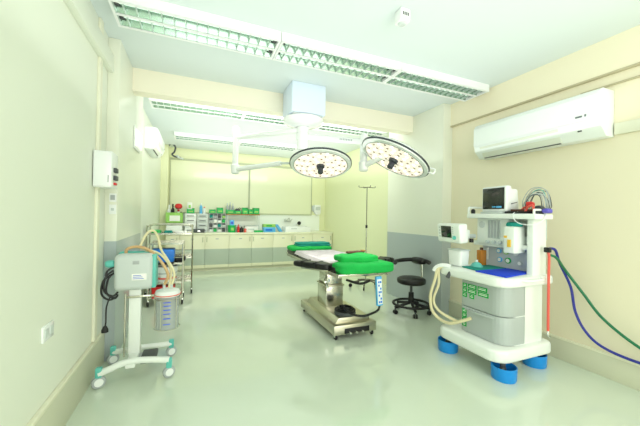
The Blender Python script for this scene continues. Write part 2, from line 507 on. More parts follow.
def lamp_head(t, c, N, rad, handle_dir=None):
    """c centre of light face (local to t), N the direction the light shines"""
    N = Vector(N).normalized()
    B = -N
    # shell: shallow dome behind the face
    MB().lathe([(rad * .90, -.004), (rad * 1.0, .0), (rad * 1.02, .022), (rad * .99, .045), (rad * .88, .075), (rad * .66, .105), (rad * .38, .125), (0, .13)], c, 56, B, close=False).build('shell', 'white_gloss', t)
    MB().lathe([(rad * .995, .012), (rad * 1.032, .014), (rad * 1.035, .03), (rad * .995, .034)], c, 56, B, close=False).build('rim', 'rim', t)
    MB().lathe([(0, 0), (rad * .905, 0), (rad * .905, .01), (0, .01)], c, 56, B).build('light_face', 'lens', t)
    MB().lathe([(rad * .875, -.007), (rad * .905, -.007), (rad * .905, .001), (rad * .875, .001)], c, 56, B, close=False).build('face_ring', 'grey', t)
    q = Vector((0, 0, 1)).rotation_difference(N)
    def rings(which):
        m = MB()
        for ri, (rr, n) in enumerate(((.26, 8), (.44, 14), (.62, 20), (.79, 24))):
            for k in range(n):
                a = 2 * PI * (k + .5 * (ri % 2)) / n
                if (k + ri) % 2 != which: continue
                p = Vector(c) + q @ Vector((rad * rr * math.cos(a), rad * rr * math.sin(a), .001))
                m.lathe([(0, .004), (rad * .035, .004), (rad * .042, 0)], p, 8, N)
        return m
    build_each(rings(0), 'lamp_lens', 'lens_hot', t)
    build_each(rings(1), 'lamp_reflector', 'lens_dim', t)
    h = MB()
    h.lathe([(0, 0), (rad * .14, 0), (rad * .13, .03), (rad * .09, .04), (rad * .09, .10), (rad * .07, .11), (0, .11)], c, 20, N)
    h.build('handle', 'rim', t)

def view_normal(c, ratio, ang):
    """unit vector for a face seen with minor/major ratio, its image major axis dipping ang degrees to the right"""
    v = Vector((c[0], c[1], c[2] - 1.4)).normalized()
    r = v.cross(Vector((0, 0, 1))).normalized(); u = r.cross(v)
    a = R(ang)
    s = math.sqrt(1 - ratio * ratio)
    return (-v * ratio + s * (-math.sin(a) * r - math.cos(a) * u)).normalized()

# left lamp : extension arm, drop post, spring arm, head
t = thing('surgical_lamp', 'left round surgical lamp, face seen full on, over the operating table', 'surgical lamp', (CX, CY, 2.52), group=None)
def loc3(x, y, z): return (x - CX, y - CY, z - 2.52)
px, py = .50, 4.30
MB().lathe([(.0, -.035), (.082, -.035), (.082, .035), (0, .035)], loc3(CX, CY, 2.50), 24).build('swivel_collar', 'white_gloss', t)
MB().cyl(loc3(CX, CY, 2.51), loc3(px, py, 2.45), .038, .032, 16).build('extension_arm', 'white_gloss', t)
MB().cyl(loc3(px, py, 2.60), loc3(px, py, 2.02), .042, .04, 16, bev=.008).build('drop_post', 'white_gloss', t)
MB().cyl(loc3(px, py, 2.08), loc3(px, py, 1.95), .062, .055, 18, bev=.015).build('spring_arm_joint', 'white_gloss', t)
c1 = Vector((1.43, 3.46, 2.015))
N1 = view_normal(c1, .46, 0)
end = Vector((1.075, 3.60, 2.045))
MB().cyl(loc3(px, py, 2.01), loc3(*(end + Vector((-.09, .10, 0)))), .036, .03, 14).build('spring_arm', 'white_gloss', t)
MB().cyl(loc3(*(end + Vector((-.10, .11, 0)))), loc3(*(end + Vector((.03, .03, 0)))), .016, .014, 12).build('yoke', 'lgrey', t)
lamp_head(t, loc3(*c1), N1, .375)
# right lamp
t2 = thing('surgical_lamp', 'right round surgical lamp, tilted edge-down toward the right pier', 'surgical lamp', (CX, CY, 2.40))
def loc4(x, y, z): return (x - CX, y - CY, z - 2.40)
qx, qy = 1.95, 3.30
MB().lathe([(.0, -.04), (.082, -.04), (.082, .04), (0, .04)], loc4(CX, CY, 2.41), 24).build('swivel_collar', 'white_gloss', t2)
MB().cyl(loc4(CX, CY, 2.42), loc4(qx, qy, 2.33), .045, .038, 16).build('extension_arm', 'white_gloss', t2)
m = MB()
dv = Vector((qx - CX, qy - CY, -.09)); dn = dv.normalized()
side = Vector((-.45, -.85, 0)).normalized()
for k in range(8):
    p = Vector(loc4(CX, CY, 2.42)) + dv * (.62 + .026 * k) + side * .036
    m.box(-.006, .006, -.006, .006, -.011, .011, mtx=Matrix.Translation(p) @ Matrix.Rotation(math.atan2(dn.y, dn.x), 4, 'Z'))
build_each(m, 'arm_badge', 'grey', t2)
MB().cyl(loc4(qx, qy, 2.43), loc4(qx, qy, 2.04), .05, .046, 16, bev=.012).build('drop_post', 'white_gloss', t2)
MB().cyl(loc4(qx, qy, 2.09), loc4(qx, qy, 1.96), .062, .056, 18, bev=.015).build('spring_arm_joint', 'white_gloss', t2)
c2 = Vector((2.085, 2.86, 2.045))
N2 = view_normal(c2, .36, 27)
bk = c2 - N2 * .11
MB().cyl(loc4(qx, qy, 2.03), loc4(*(bk + Vector((-.03, .08, .0)))), .036, .03, 14).build('spring_arm', 'white_gloss', t2)
MB().cyl(loc4(*(bk + Vector((-.03, .08, 0)))), loc4(*bk), .028, .03, 12).build('yoke', 'white_gloss', t2)
lamp_head(t2, loc4(*c2), N2, .40)
# side grip on the far edge of the right lamp
rr = N2.cross(Vector((0, 0, 1))).normalized()
ed = c2 - rr * .0
v = Vector((c2.x, c2.y, c2.z - 1.4)).normalized(); rgt = v.cross(Vector((0, 0, 1))).normalized()
ax = (rgt - N2 * rgt.dot(N2)).normalized()
p0 = c2 + ax * .40 - N2 * .02; p1 = c2 + ax * .455 - N2 * .02
MB().tube([loc4(*p0), loc4(*p1), loc4(*(p1 - N2 * .05)), loc4(*(p0 - N2 * .05))], .009, smooth=4).build('side_grip', 'white_gloss', t2)

# ------------------------------------------------------------------ rear counter
YC0 = 7.77   # cabinet front
def cabinet(x0, x1, label, doors=2):
    t = thing('base_cabinet', label, 'cabinet', ((x0 + x1) / 2, YC0, 0), group='base cabinets under the rear counter')
    w = (x1 - x0) / 2
    MB().box(-w, w, .022, YB - YC0 - .002, .10, .88).build('carcass', 'cab', t)
    MB().box(-w, w, .06, .10, 0, .10).build('plinth', 'cabside', t)
    xs = [-w + 2 * w * i / doors for i in range(doors + 1)]
    for i in range(doors):
        d = MB().box(xs[i] + .004, xs[i + 1] - .004, 0, .02, .075, .87, bev=.003).build('door', 'cab', t)
        if doors == 1: hx = xs[1] - .05
        else: hx = xs[i + 1] - .045 if i % 2 == 0 else xs[i] + .045
        MB().box(hx - .009, hx + .009, -.022, 0, .70, .82, bev=.004).build('handle', 'frame', d)
        MB().box((xs[i] + xs[i + 1]) / 2 - .035, (xs[i] + xs[i + 1]) / 2 + .035, -.003, 0, .765, .785).build('name_strip', 'grey', d)
cabinet(-.62, -.33, 'narrow grey and cream base cabinet at the left end of the rear counter', 1)
cabinet(-.33, .79, 'two-door base cabinet directly right of the steel trolleys, grey lower band')
cabinet(.79, 1.90, 'two-door base cabinet below the sky blue and lime boxes')
cabinet(1.90, 3.01, 'two-door base cabinet under the sink, partly behind the operating table')
cabinet(3.01, 3.60, 'right end base cabinet beside the rear right wall', 1)
t = thing('worktop', 'long cream worktop over the rear cabinets', 'worktop', (1.49, YC0, .88))
MB().box(-2.10, 2.12, -.025, YB - YC0 - .014, 0, .045, bev=.006).build('slab', 'counter', t)
ZT = .926

# sink and taps
t = thing('sink', 'white counter-top sink basin below the wall taps', 'sink', (2.62, 8.06, ZT))
m = MB()
for a in ((-.36, .36, -.2, -.17), (-.36, .36, .17, .2), (-.36, -.33, -.17, .17), (.33, .36, -.17, .17)):
    m.box(a[0], a[1], a[2], a[3], 0, .14, bev=.006)
m.box(-.34, .34, -.18, .18, 0, .02)
m.build('basin', 'white_gloss', t)
MB().lathe([(0, .02), (.03, .02), (.03, .026), (0, .026)], (0, 0, 0)).build('drain', 'chrome', t)
MB().box(-.20, -.04, -.204, -.198, .08, .10, bev=.001).build('label', 'grey', t)
t = thing('wall_tap', 'chrome mixer tap on the white splashback above the sink', 'tap', (2.45, YB - .012, 1.22))
m = MB(); m.cyl((-.08, 0, 0), (-.08, -.05, 0), .022); m.cyl((.08, 0, 0), (.08, -.05, 0), .022); m.cyl((-.10, -.05, 0), (.10, -.05, 0), .02)
m.build('body', 'chrome', t)
MB().tube([(0, -.05, 0), (0, -.12, .07), (0, -.2, .08), (0, -.25, .0)], .012, smooth=5).build('spout', 'chrome', t)
for s in (-1, 1):
    MB().tube([(s * .1, -.05, 0), (s * .1, -.07, .03), (s * .1, -.13, .05)], .011, smooth=3).build('lever', 'chrome', t)
t = thing('wall_tap', 'short tap with a black knob, right of the mixer tap', 'tap', (2.76, YB - .012, 1.16))
MB().cyl((0, 0, 0), (0, -.14, 0), .016).build('body', 'chrome', t)
MB().lathe([(0, 0), (.05, 0), (.055, .02), (.05, .045), (0, .05)], (0, -.13, 0), 20, (0, -1, 0)).build('knob', 'black', t)

t = thing('soap_dispenser', 'white wall soap dispenser on the rear wall right of the window', 'dispenser', (3.36, YB, 1.44))
MB().box(-.10, .10, -.10, 0, 0, .26, bev=.02).build('body', 'white', t)
MB().box(-.07, .07, -.104, -.098, .10, .2, bev=.003).build('window', 'lgrey', t)
MB().box(-.06, .06, -.13, -.04, -.035, .005, bev=.008).build('nozzle', 'white', t)
t = thing('soap_dispenser', 'small pale box dispenser just left of the white soap dispenser', 'dispenser', (3.235, YB, 1.52))
MB().box(-.035, .035, -.06, 0, 0, .16, bev=.008).build('body', 'lgrey', t)
MB().cyl((0, -.04, -.03), (0, -.04, .005), .012).build('nozzle', 'grey', t)

# --- things on the rear counter
def bottle(label, x, y, z, h, r, body, cap, capname='cap', group='bottles on the rear counter'):
    t = thing('bottle', label, 'bottle', (x, y, z), group=group)
    MB().lathe([(0, 0), (r, 0), (r, h * .62), (r * .9, h * .7), (r * .35, h * .8), (r * .35, h * .86), (0, h * .86)], seg=14).build('body', body, t)
    MB().lathe([(0, h * .84), (r * .45, h * .84), (r * .45, h), (0, h)], seg=12).build(capname, cap, t)
    return t
def bin_(label, x, y, z, w, d, h, body, items=None, group='small plastic bins on the rear counter'):
    t = thing('storage_bin', label, 'bin', (x, y, z), group=group)
    m = MB()
    e = .008
    m.prism([(-w / 2, -d / 2), (w / 2, -d / 2), (w / 2, d / 2), (-w / 2, d / 2)], 0, e)
    m.box(-w / 2, w / 2, -d / 2, -d / 2 + e, 0, h * .8); m.box(-w / 2, w / 2, d / 2 - e, d / 2, 0, h)
    m.box(-w / 2, -w / 2 + e, -d / 2 + e, d / 2 - e, 0, h); m.box(w / 2 - e, w / 2, -d / 2 + e, d / 2 - e, 0, h)
    m.build('tray', body, t)
    MB().box(-w * .3, w * .3, -d / 2 - .004, -d / 2, h * .25, h * .5).build('label', 'green_label' if body != 'green' else 'lime', t)
    return t
# lime basket on a white box, far left
t = thing('storage_box', 'white lidded box under the lime basket at the counter\'s left end', 'box', (-.47, 8.0, ZT))
MB().box(-.15, .19, -.16, .16, 0, .20, bev=.01).build('box', 'white', t)
MB().box(-.155, .195, -.165, .165, .20, .225, bev=.006).build('lid', 'lgrey', t)
t = thing('basket', 'lime green basket holding bottles at the counter\'s left end', 'basket', (-.45, 8.0, ZT + .225))
m = MB()
for a in ((-.18, .18, -.15, -.138), (-.18, .18, .138, .15), (-.18, -.168, -.138, .138), (.168, .18, -.138, .138)): m.box(a[0], a[1], a[2], a[3], 0, .25)
m.box(-.18, .18, -.15, .15, 0, .012)
m.build('tray', 'lime', t)
MB().box(-.10, .12, -.155, -.15, .05, .18).build('label', 'paper', t)
zb = ZT + .238
bottle('white bottle with white cap at the left in the lime basket', -.57, 7.98, zb, .42, .045, 'white', 'white')
bottle('black bottle standing in the lime basket', -.49, 7.93, zb, .44, .04, 'black', 'black')
bottle('white bottle with a big round red cap in the lime basket', -.37, 7.98, zb, .32, .055, 'lgrey', 'red')
t = thing('red_ball_cap', 'round red bulb on top of the white bottle in the lime basket', 'bulb', (-.37, 7.98, zb + .32))
MB().lathe([(0, 0), (.05, .008), (.08, .035), (.085, .07), (.07, .11), (.04, .13), (0, .135)], seg=22).build('bulb', 'red', t)
MB().lathe([(0, -.002), (.03, -.002), (.03, .014), (0, .014)], seg=12).build('collar', 'white', t)
bottle('dark small bottle at the right edge of the lime basket', -.31, 7.88, zb, .26, .028, 'dgrey', 'black')
# stacks of small drawers
def drawer_unit(label, x, y, w, h, n, front, hnd):
    t = thing('drawer_unit', label, 'drawer unit', (x, y, ZT), group='desktop drawer units')
    MB().box(-w / 2, w / 2, -.14, .14, 0, h, bev=.006).build('cabinet', 'white', t)
    dh = h / n
    for i in range(n):
        d = MB().box(-w / 2 + .01, w / 2 - .01, -.152, -.138, i * dh + .008, (i + 1) * dh - .008, bev=.003).build('drawer', front, t)
        MB().box(-w * .3, w * .3, -.162, -.15, (i + .5) * dh - .010, (i + .5) * dh + .006).build('handle', hnd, d)
drawer_unit('white drawer stack with dark handles, right of the lime basket', -.10, 8.06, .25, .46, 4, 'white', 'dgrey')
drawer_unit('white drawer stack with grey handles, second from the lime basket', .17, 8.06, .24, .46, 4, 'lgrey', 'dgrey')
bin_('green bin full of pale packets on the left drawer stack', -.10, 8.02, ZT + .46, .17, .2, .13, 'green')
t = thing('packet', 'tall white packet with lime label standing in the green bin', 'packet', (-.12, 8.02, ZT + .468))
MB().box(-.06, .05, -.04, .05, 0, .26, bev=.012).build('pouch', 'paper', t)
MB().box(-.03, .02, -.043, -.039, .12, .2).build('label', 'lime', t)
bottle('tall sky blue bottle on the second drawer stack', .13, 8.02, ZT + .46, .26, .035, 'skyblue', 'white')
bottle('small white bottle with red cap on the second drawer stack', .21, 8.0, ZT + .46, .17, .03, 'white', 'red')
# dark tray items in front of the stack
t = thing('instrument_case', 'flat dark case in front of the white drawer stacks', 'case', (.10, 7.86, ZT))
MB().box(-.14, .12, -.05, .05, 0, .09, bev=.01).build('case', 'dgrey', t)
MB().box(-.04, .02, -.056, -.05, .03, .05).build('latch', 'chrome', t)
# pigeonhole organiser
def organiser(label, x, w, h, nx, nz):
    t = thing('pigeonhole_rack', label, 'rack', (x, 8.10, ZT))
    m = MB()
    for i in range(nx + 1):
        xx = -w / 2 + w * i / nx
        m.box(xx - .006, xx + .006, -.12, .12, 0, h)
    for k in range(nz + 1):
        m.box(-w / 2, w / 2, -.12, .12, h * k / nz - .005 + .005, h * k / nz + .010)
    m.build('frame', 'white', t)
    MB().box(-w / 2, w / 2, .112, .12, 0, h).build('back_panel', 'lgrey', t)
    return t
organiser('white pigeonhole rack crowded with small boxes, centre left of the counter', .52, .40, .46, 4, 4)
cols = ['green', 'white', 'dgrey', 'lime', 'tealcloth', 'paper', 'lgrey', 'grey', 'skyblue', 'amber']
nm = {'green': 'green', 'white': 'white', 'dgrey': 'dark grey', 'lime': 'lime', 'tealcloth': 'teal', 'paper': 'off-white', 'lgrey': 'pale grey', 'grey': 'grey', 'skyblue': 'sky blue', 'amber': 'amber'}
rows_n = ['bottom', 'second', 'third', 'top']; cols_n = ['left', 'second', 'third', 'right']
pick = ['white', 'green', 'paper', 'dgrey', 'dgrey', 'white', 'tealcloth', 'lgrey', 'grey', 'paper', 'white', 'green', 'tealcloth', 'grey', 'dgrey', 'lime']
for k in range(4):
    for i in range(4):
        cn = pick[k * 4 + i]
        xx = .52 - .15 + .10 * i
        o = MB().box(-.036, .036, -.10, .06, 0, .055 + .02 * ((i + k) % 2), bev=.004).build('small_box', cn)
        o.location = (xx, 8.06, ZT + .012 + .115 * k)
        tag(o, '%s small box in the pigeonhole rack, %s row, %s column' % (nm[cn], rows_n[k], cols_n[i]), 'box', 'small boxes in the pigeonhole rack')
# upper row of green bins standing on racks
zs = ZT + .47
def green_top(label, x, w, h, z=zs, y=8.06): return bin_(label, x, y, z, w, .2, h, 'green', group='green bins on the racks')
green_top('green bin at the left on the pigeonhole rack', .40, .15, .10)
green_top('green bin at the right on the pigeonhole rack', .58, .15, .15)
t = thing('wire_rack', 'low white metal rack with a brown top shelf, centre of the rear counter', 'rack', (1.16, 8.10, ZT))
m = MB()
for sx in (-.40, .40):
    for sy in (-.14, .12): m.box(sx - .008, sx + .008, sy - .008, sy + .008, 0, .44)
m.box(-.40, .40, -.14, .12, .16, .172)
m.build('frame', 'lgrey', t)
MB().box(-.42, .42, -.16, .14, .44, .465, bev=.003).build('top_shelf', 'brown', t)
zs2 = ZT + .465
for i, (x, w, h, lb) in enumerate(((.83, .2, .12, 'green bin heaped with grey bottles, left end of the brown shelf'), (1.02, .15, .10, 'low green bin, second on the brown shelf'),
                               (1.20, .14, .17, 'tall green bin with pale label, third on the brown shelf'), (1.345, .12, .13, 'lower green bin between two tall ones on the brown shelf'), (1.49, .15, .17, 'tall green bin at the right end of the brown shelf'))):
    bin_(lb, x, 8.06, zs2, w, .2, h, 'green', group='green bins on the racks')
for i, (x, h) in enumerate(((.76, .27), (.83, .30), (.90, .26))):
    bottle('grey bottle in the green bin on the brown shelf, %s of three' % ['left', 'middle', 'right'][i], x, 8.06, zs2 + .008, h, .03, 'grey', 'lgrey', group='grey bottles on the brown shelf')
t = thing('coiled_cuff', 'dark grey coiled cuff lying in the low green bin', 'cuff', (1.02, 8.06, zs2 + .008))
MB().pillow((0, 0, .07), (.13, .14, .13), 3, .01, 9).build('cuff', 'dgrey', t)
MB().tube([(.03, -.06, .1), (.07, -.08, .13), (.04, -.07, .15), (.0, -.05, .12)], .006, smooth=4).build('tube', 'black', t)
# lower items
t = thing('tub', 'green tub holding a sky blue pack, left of the wire rack', 'tub', (.86, 7.88, ZT))
MB().lathe([(0, 0), (.085, 0), (.10, .17), (.104, .17), (.104, .18), (.092, .18), (.08, .01), (0, .01)], seg=24).build('tub', 'green', t)
MB().box(-.03, .04, -.105, -.09, .05, .12).build('label', 'lime', t)
t = thing('packet', 'sky blue pack standing in the green tub', 'packet', (.86, 7.88, ZT + .012))
MB().box(-.055, .055, -.045, .045, 0, .30, bev=.014).build('pouch', 'skyblue', t)
MB().box(-.03, .03, -.048, -.044, .2, .26).build('label', 'blueink', t)
bottle('small red bottle right of the green tub', 1.02, 7.86, ZT, .20, .032, 'red', 'red')
bottle('short black bottle just right of the small red bottle', 1.10, 7.86, ZT, .15, .045, 'black', 'dgrey')
bottle('small salmon pink jar right of the short black bottle', 1.19, 7.86, ZT, .12, .035, 'redhose', 'white')
t = thing('storage_box', 'white carton with faint print under the brown shelf', 'box', (1.38, 8.08, ZT))
MB().box(-.18, .16, -.12, .1, 0, .15, bev=.006).build('carton', 'paper', t)
MB().box(-.10, .06, -.124, -.12, .05, .09).build('print', 'lgrey', t)
o = MB().box(-.10, .12, -.05, .05, 0, .05, bev=.008).build('flat_packet', 'green'); o.location = (1.52, 7.86, ZT)
tag(o, 'flat green packet beside the sky blue box', 'packet')
t = thing('storage_box', 'sky blue box under a lime box, left of the sink', 'box', (1.84, 7.98, ZT))
MB().box(-.17, .15, -.1, .1, 0, .13, bev=.006).build('carton', 'skyblue', t)
MB().box(-.12, .06, -.104, -.1, .03, .09).build('label', 'bluebox', t)
t = thing('storage_box', 'lime green box on top of the sky blue box', 'box', (1.84, 7.98, ZT + .13))
MB().box(-.17, .15, -.1, .1, 0, .08, bev=.006).build('carton', 'lime', t)
MB().box(-.10, .05, -.104, -.1, .02, .06).build('label', 'green_label', t)
o = MB().prism([(0, 0), (.1, 0), (-.04, .2), (-.12, .2)], -.04, .04, 'y', bev=.008).build('soap_pack', 'skyblue'); o.location = (2.14, 8.1, ZT)
tag(o, 'sky blue leaning pack between the boxes and the sink', 'packet')

# ------------------------------------------------------------------ steel trolleys
def caster(m_fork, m_wheel, x, y, r=.045):
    m_fork.box(x - .012, x + .012, y - .02, y + .02, r, r * 2.1, bev=.003)
    m_wheel.lathe([(0, -.014), (r * .8, -.014), (r, -.008), (r, .008), (r * .8, .014), (0, .014)], (x, y + .01, r), 18, (1, 0, 0))
def trolley(label, loc, w, d, h, shelves, rail, cst='black'):
    t = thing('steel_trolley', label, 'trolley', loc)
    for sy in (-d / 2, d / 2):
        if rail:
            MB().tube([(-w / 2, sy, .09), (-w / 2, sy, h - .10), (-w / 2 + .03, sy, h - .03), (-w / 2 + .10, sy, h), (w / 2 - .10, sy, h), (w / 2 - .03, sy, h - .03), (w / 2, sy, h - .10), (w / 2, sy, .09)], .013, smooth=3).build('frame', 'steel', t)
        else:
            for sx in (-w / 2, w / 2): MB().cyl((sx, sy, .09), (sx, sy, h), .012, seg=12).build('post', 'steel', t)
    for z in shelves:
        m = MB().box(-w / 2, w / 2, -d / 2, d / 2, z - .006, z, bev=.002)
        m.box(-w / 2, w / 2, -d / 2 - .004, -d / 2 + .004, z - .006, z + .022); m.box(-w / 2, w / 2, d / 2 - .004, d / 2 + .004, z - .006, z + .022)
        m.build('shelf', 'steel', t)
    for z in shelves[1:]:
        m = MB()
        for sy in (-d / 2, d / 2): m.tube([(-w / 2, sy, z + .10), (w / 2, sy, z + .10)], .006)
        m.build('guard_rail', 'steel', t)
    for sx in (-w / 2, w / 2):
        for sy in (-d / 2, d / 2):
            f = MB(); wl = MB(); caster(f, wl, sx, sy)
            fo = f.build('caster', 'chrome', t); wl.build('wheel', cst, fo)
    return t
trolley('tall stainless trolley with a rounded rail top, behind the shorter one', (-.385, 5.90, 0), .70, .42, 1.19, [1.03, .62, .22], True)
trolley('shorter stainless trolley carrying the blue box and white bucket', (-.39, 5.28, 0), .46, .44, .93, [.92, .62, .335, .12], False)
# on the tall trolley
for i, (x, y, w, h, c, lb) in enumerate(((-.60, 5.82, .14, .07, 'green', 'green folded pack on the tall trolley, left'), (-.42, 5.80, .12, .06, 'tealcloth', 'teal folded pack on the tall trolley, middle'),
                                   (-.22, 5.80, .18, .05, 'paper', 'white folded pack on the tall trolley, right'))):
    o = MB().box(-w / 2, w / 2, -.08, .08, 0, h, bev=.012).build('folded_pack', c); o.location = (x, y, 1.03)
    tag(o, lb, 'folded pack', 'packs on the tall trolley')
o = MB().box(-.10, .10, -.07, .07, 0, .07, bev=.015).build('black_pouch', 'black'); o.location = (-.14, 5.30, .62)
o.location = (-.23, 5.42, .62); tag(o, 'black pouch on the trolley shelf right of the blue box', 'pouch')
# on the short trolley
t = thing('plastic_box', 'bright blue plastic box on a black tray on the shorter trolley', 'box', (-.43, 5.20, .62))
MB().box(-.15, .145, -.15, .13, .03, .225, bev=.018, taper=(1.06, 1.06)).build('box', 'bluebox', t)
MB().box(-.165, .145, -.165, .15, 0, .032, bev=.006).build('tray', 'black', t)
t = thing('bucket', 'white bucket with dark bands on the middle shelf of the shorter trolley', 'bucket', (-.40, 5.20, .335))
MB().lathe([(0, 0), (.145, 0), (.165, .22), (.172, .22), (.172, .245), (.16, .245), (.12, .01), (0, .01)], seg=30).build('bucket', 'white', t)
MB().lathe([(.150, .06), (.154, .06), (.156, .085), (.152, .085)], seg=30, close=False).build('band', 'redhose', t)
MB().lathe([(.157, .14), (.161, .14), (.1625, .155), (.158, .155)], seg=30, close=False).build('band', 'grey', t)
t = thing('plastic_box', 'red plastic box on the lowest shelf of the shorter trolley', 'box', (-.42, 5.21, .12))
MB().box(-.15, .15, -.17, .15, 0, .15, bev=.012).build('box', 'red', t)
MB().box(-.155, .155, -.175, .155, .15, .17, bev=.005).build('lid', 'red', t)

# ------------------------------------------------------------------ suction machine
t = thing('suction_machine', 'wheeled suction machine with grey and teal head, by the left pier', 'suction machine', (-.43, 3.06, 0))
# base: two arched bars and a spine
m = MB()
m.tube([(-.25, -.19, .115), (-.19, -.19, .135), (-.10, -.185, .165), (0, -.185, .175), (.12, -.19, .165), (.25, -.205, .15)], .026, smooth=5, seg=10)
m.build('front_bar', 'machine_white', t)
m = MB().tube([(-.24, .22, .11), (-.16, .20, .12), (-.05, .17, .14), (.05, .17, .14), (.15, .19, .13), (.24, .21, .125)], .024, smooth=5, seg=10)
m.build('rear_bar', 'machine_white', t)
MB().box(-.075, .0, -.20, .18, .12, .17, bev=.012).build('spine', 'machine_white', t)
MB().box(-.085, .005, -.02, .05, .15, .76, bev=.008).build('column', 'machine_white', t)
MB().box(.02, .14, -.13, .08, .11, .155, bev=.012).build('foot_pedal', 'dgrey', t)
MB().box(.0, .05, -.06, .04, .12, .145).build('pedal_bracket', 'grey', t)
for (x, y) in ((-.25, -.19), (.25, -.205), (-.24, .22), (.24, .21)):
    f = MB().box(x - .022, x + .022, y - .022, y + .022, .085, .165, bev=.008).build('caster', 'teal', t)
    m = MB().lathe([(0, -.018), (.034, -.018), (.045, -.014), (.05, -.006), (.05, .006), (.045, .014), (.034, .018), (0, .018)], (x, y, .05), 26, (.35, -1, 0))
    m.build('wheel', 'grey', f)
    MB().lathe([(0, -.021), (.030, -.021), (.032, -.016), (.032, .016), (.030, .021), (0, .021)], (x, y, .05), 22, (.35, -1, 0)).build('hubcap', 'white', f)
# head
MB().box(-.19, .105, -.10, .04, .73, 1.04, bev=.045, seg=4).build('head_shell', 'lgrey', t)
MB().box(-.185, .125, .03, .10, .725, 1.05, bev=.03, seg=3).build('head_back', 'teal', t)
MB().box(.085, .125, -.08, .06, .74, 1.03, bev=.012).build('side_panel', 'teal', t)
MB().box(-.055, .055, -.104, -.098, .82, .875, bev=.002).build('label', 'paper', t)
m = MB()
for k in range(3): m.box(-.045, .035 - .01 * k, -.106, -.1035, .832 + k * .013, .836 + k * .013)
build_each(m, 'label_print', 'blueink', t)
MB().box(-.05, .0, -.103, -.099, .955, .985, bev=.002).build('dial_mark', 'grey', t)
MB().pillow((-.225, -.01, .955), (.08, .09, .06), 3).build('handle', 'teal', t)
# cord wound on the left side
m = MB()
for k, (dx, zz) in enumerate(((0, .90), (.018, .88), (-.016, .87))):
    m.tube([(-.20 + dx * .3, -.03, zz), (-.25 + dx, -.05, zz - .05), (-.26 + dx, -.05, zz - .16), (-.20 + dx, -.06, zz - .21), (-.16, -.05, zz - .18)], .008, smooth=5, seg=6)
m.tube([(-.21, -.05, .70), (-.24, -.05, .60), (-.24, -.06, .48), (-.245, -.06, .44)], .006, smooth=5, seg=6)
m.tube([(-.20, -.02, .93), (-.24, -.04, .90), (-.25, -.05, .86)], .008, smooth=4, seg=6)
cd = m.build('power_cord', 'black', t)
MB().lathe([(0, 0), (.012, 0), (.026, -.03), (.026, -.05), (0, -.055)], (-.245, -.06, .445), 14).build('plug', 'black', cd)
# rails
m = MB()
m.box(-.10, .10, -.035, -.015, .655, .672, bev=.002); m.box(.08, .26, -.045, -.03, .655, .672, bev=.002)
m.build('accessory_rail', 'steel', t)
MB().cyl((-.12, .03, .13), (-.12, .03, .68), .008, seg=10).build('rod', 'steel', t)
# jar
jx, jy = .215, -.02
MB().lathe([(0, .36), (.085, .36), (.093, .37), (.093, .66), (.087, .66), (.087, .372), (0, .37)], (jx, jy, 0), 32, close=False).build('jar', 'glass', t)
MB().lathe([(0, .655), (.102, .655), (.104, .68), (.096, .70), (.05, .715), (0, .715)], (jx, jy, 0), 32).build('jar_lid', 'white', t)
MB().lathe([(.103, .662), (.106, .662), (.106, .670), (.103, .670)], (jx, jy, 0), 32, close=False).build('lid_seal', 'redhose', t)
m = MB()
for s, z in enumerate((.42, .47, .51, .545, .58, .61)):
    for k in range(4 if s % 2 else 6):
        a = -PI / 2 - .15 - .07 * k
        m.lathe([(0, -.0), (.005, 0), (.005, .001)], (jx + .0935 * math.cos(a + .45), jy + .0935 * math.sin(a + .45), z), 6, (math.cos(a + .45), math.sin(a + .45), 0))
    m.box(jx - .025, jx + .02 + .01 * (s % 2), jy - .0955, jy - .092, z - .004, z + .004)
build_each(m, 'scale_mark', 'blueink', t)
m = MB()
for z in (.37, .63):
    m.tube([(jx + .104 * math.cos(2 * PI * k / 20), jy + .104 * math.sin(2 * PI * k / 20), z) for k in range(20)], .004, closed=True, seg=6)
for k in range(5):
    a = 2 * PI * k / 5 + .5
    m.tube([(jx + .104 * math.cos(a), jy + .104 * math.sin(a), .37), (jx + .104 * math.cos(a), jy + .104 * math.sin(a), .66)], .004, seg=6)
m.build('jar_basket', 'steel', t)
m = MB(); m.cyl((jx - .03, jy, .71), (jx - .03, jy, .76), .012); m.cyl((jx + .03, jy, .71), (jx + .03, jy, .75), .012)
build_each(m, 'jar_port', 'lgrey', t)
MB().tube([(jx - .03, jy, .75), (jx + .0, jy - .01, .84), (jx - .06, jy, .96), (jx - .16, jy + .04, 1.06), (jx - .26, jy + .06, 1.09), (jx - .33, jy + .06, 1.07), (jx - .34, jy + .06, 1.03)], .013, smooth=6).build('hose', 'tan_hose', t)
MB().tube([(jx + .03, jy, .74), (jx + .05, jy, .85), (jx - .01, jy + .03, .97), (jx - .07, jy + .09, 1.06), (jx - .10, jy + .13, 1.17), (jx - .14, jy + .12, 1.23), (jx - .19, jy + .1, 1.20), (jx - .24, jy + .07, 1.08)], .011, smooth=6).build('hose', 'cream_hose', t)
MB().tube([(jx + .01, jy, .72), (jx + .02, jy + .02, .88), (jx - .05, jy + .04, 1.0), (jx - .14, jy + .06, 1.05), (jx - .2, jy + .08, 1.04)], .010, smooth=6).build('hose', 'cream_hose', t)

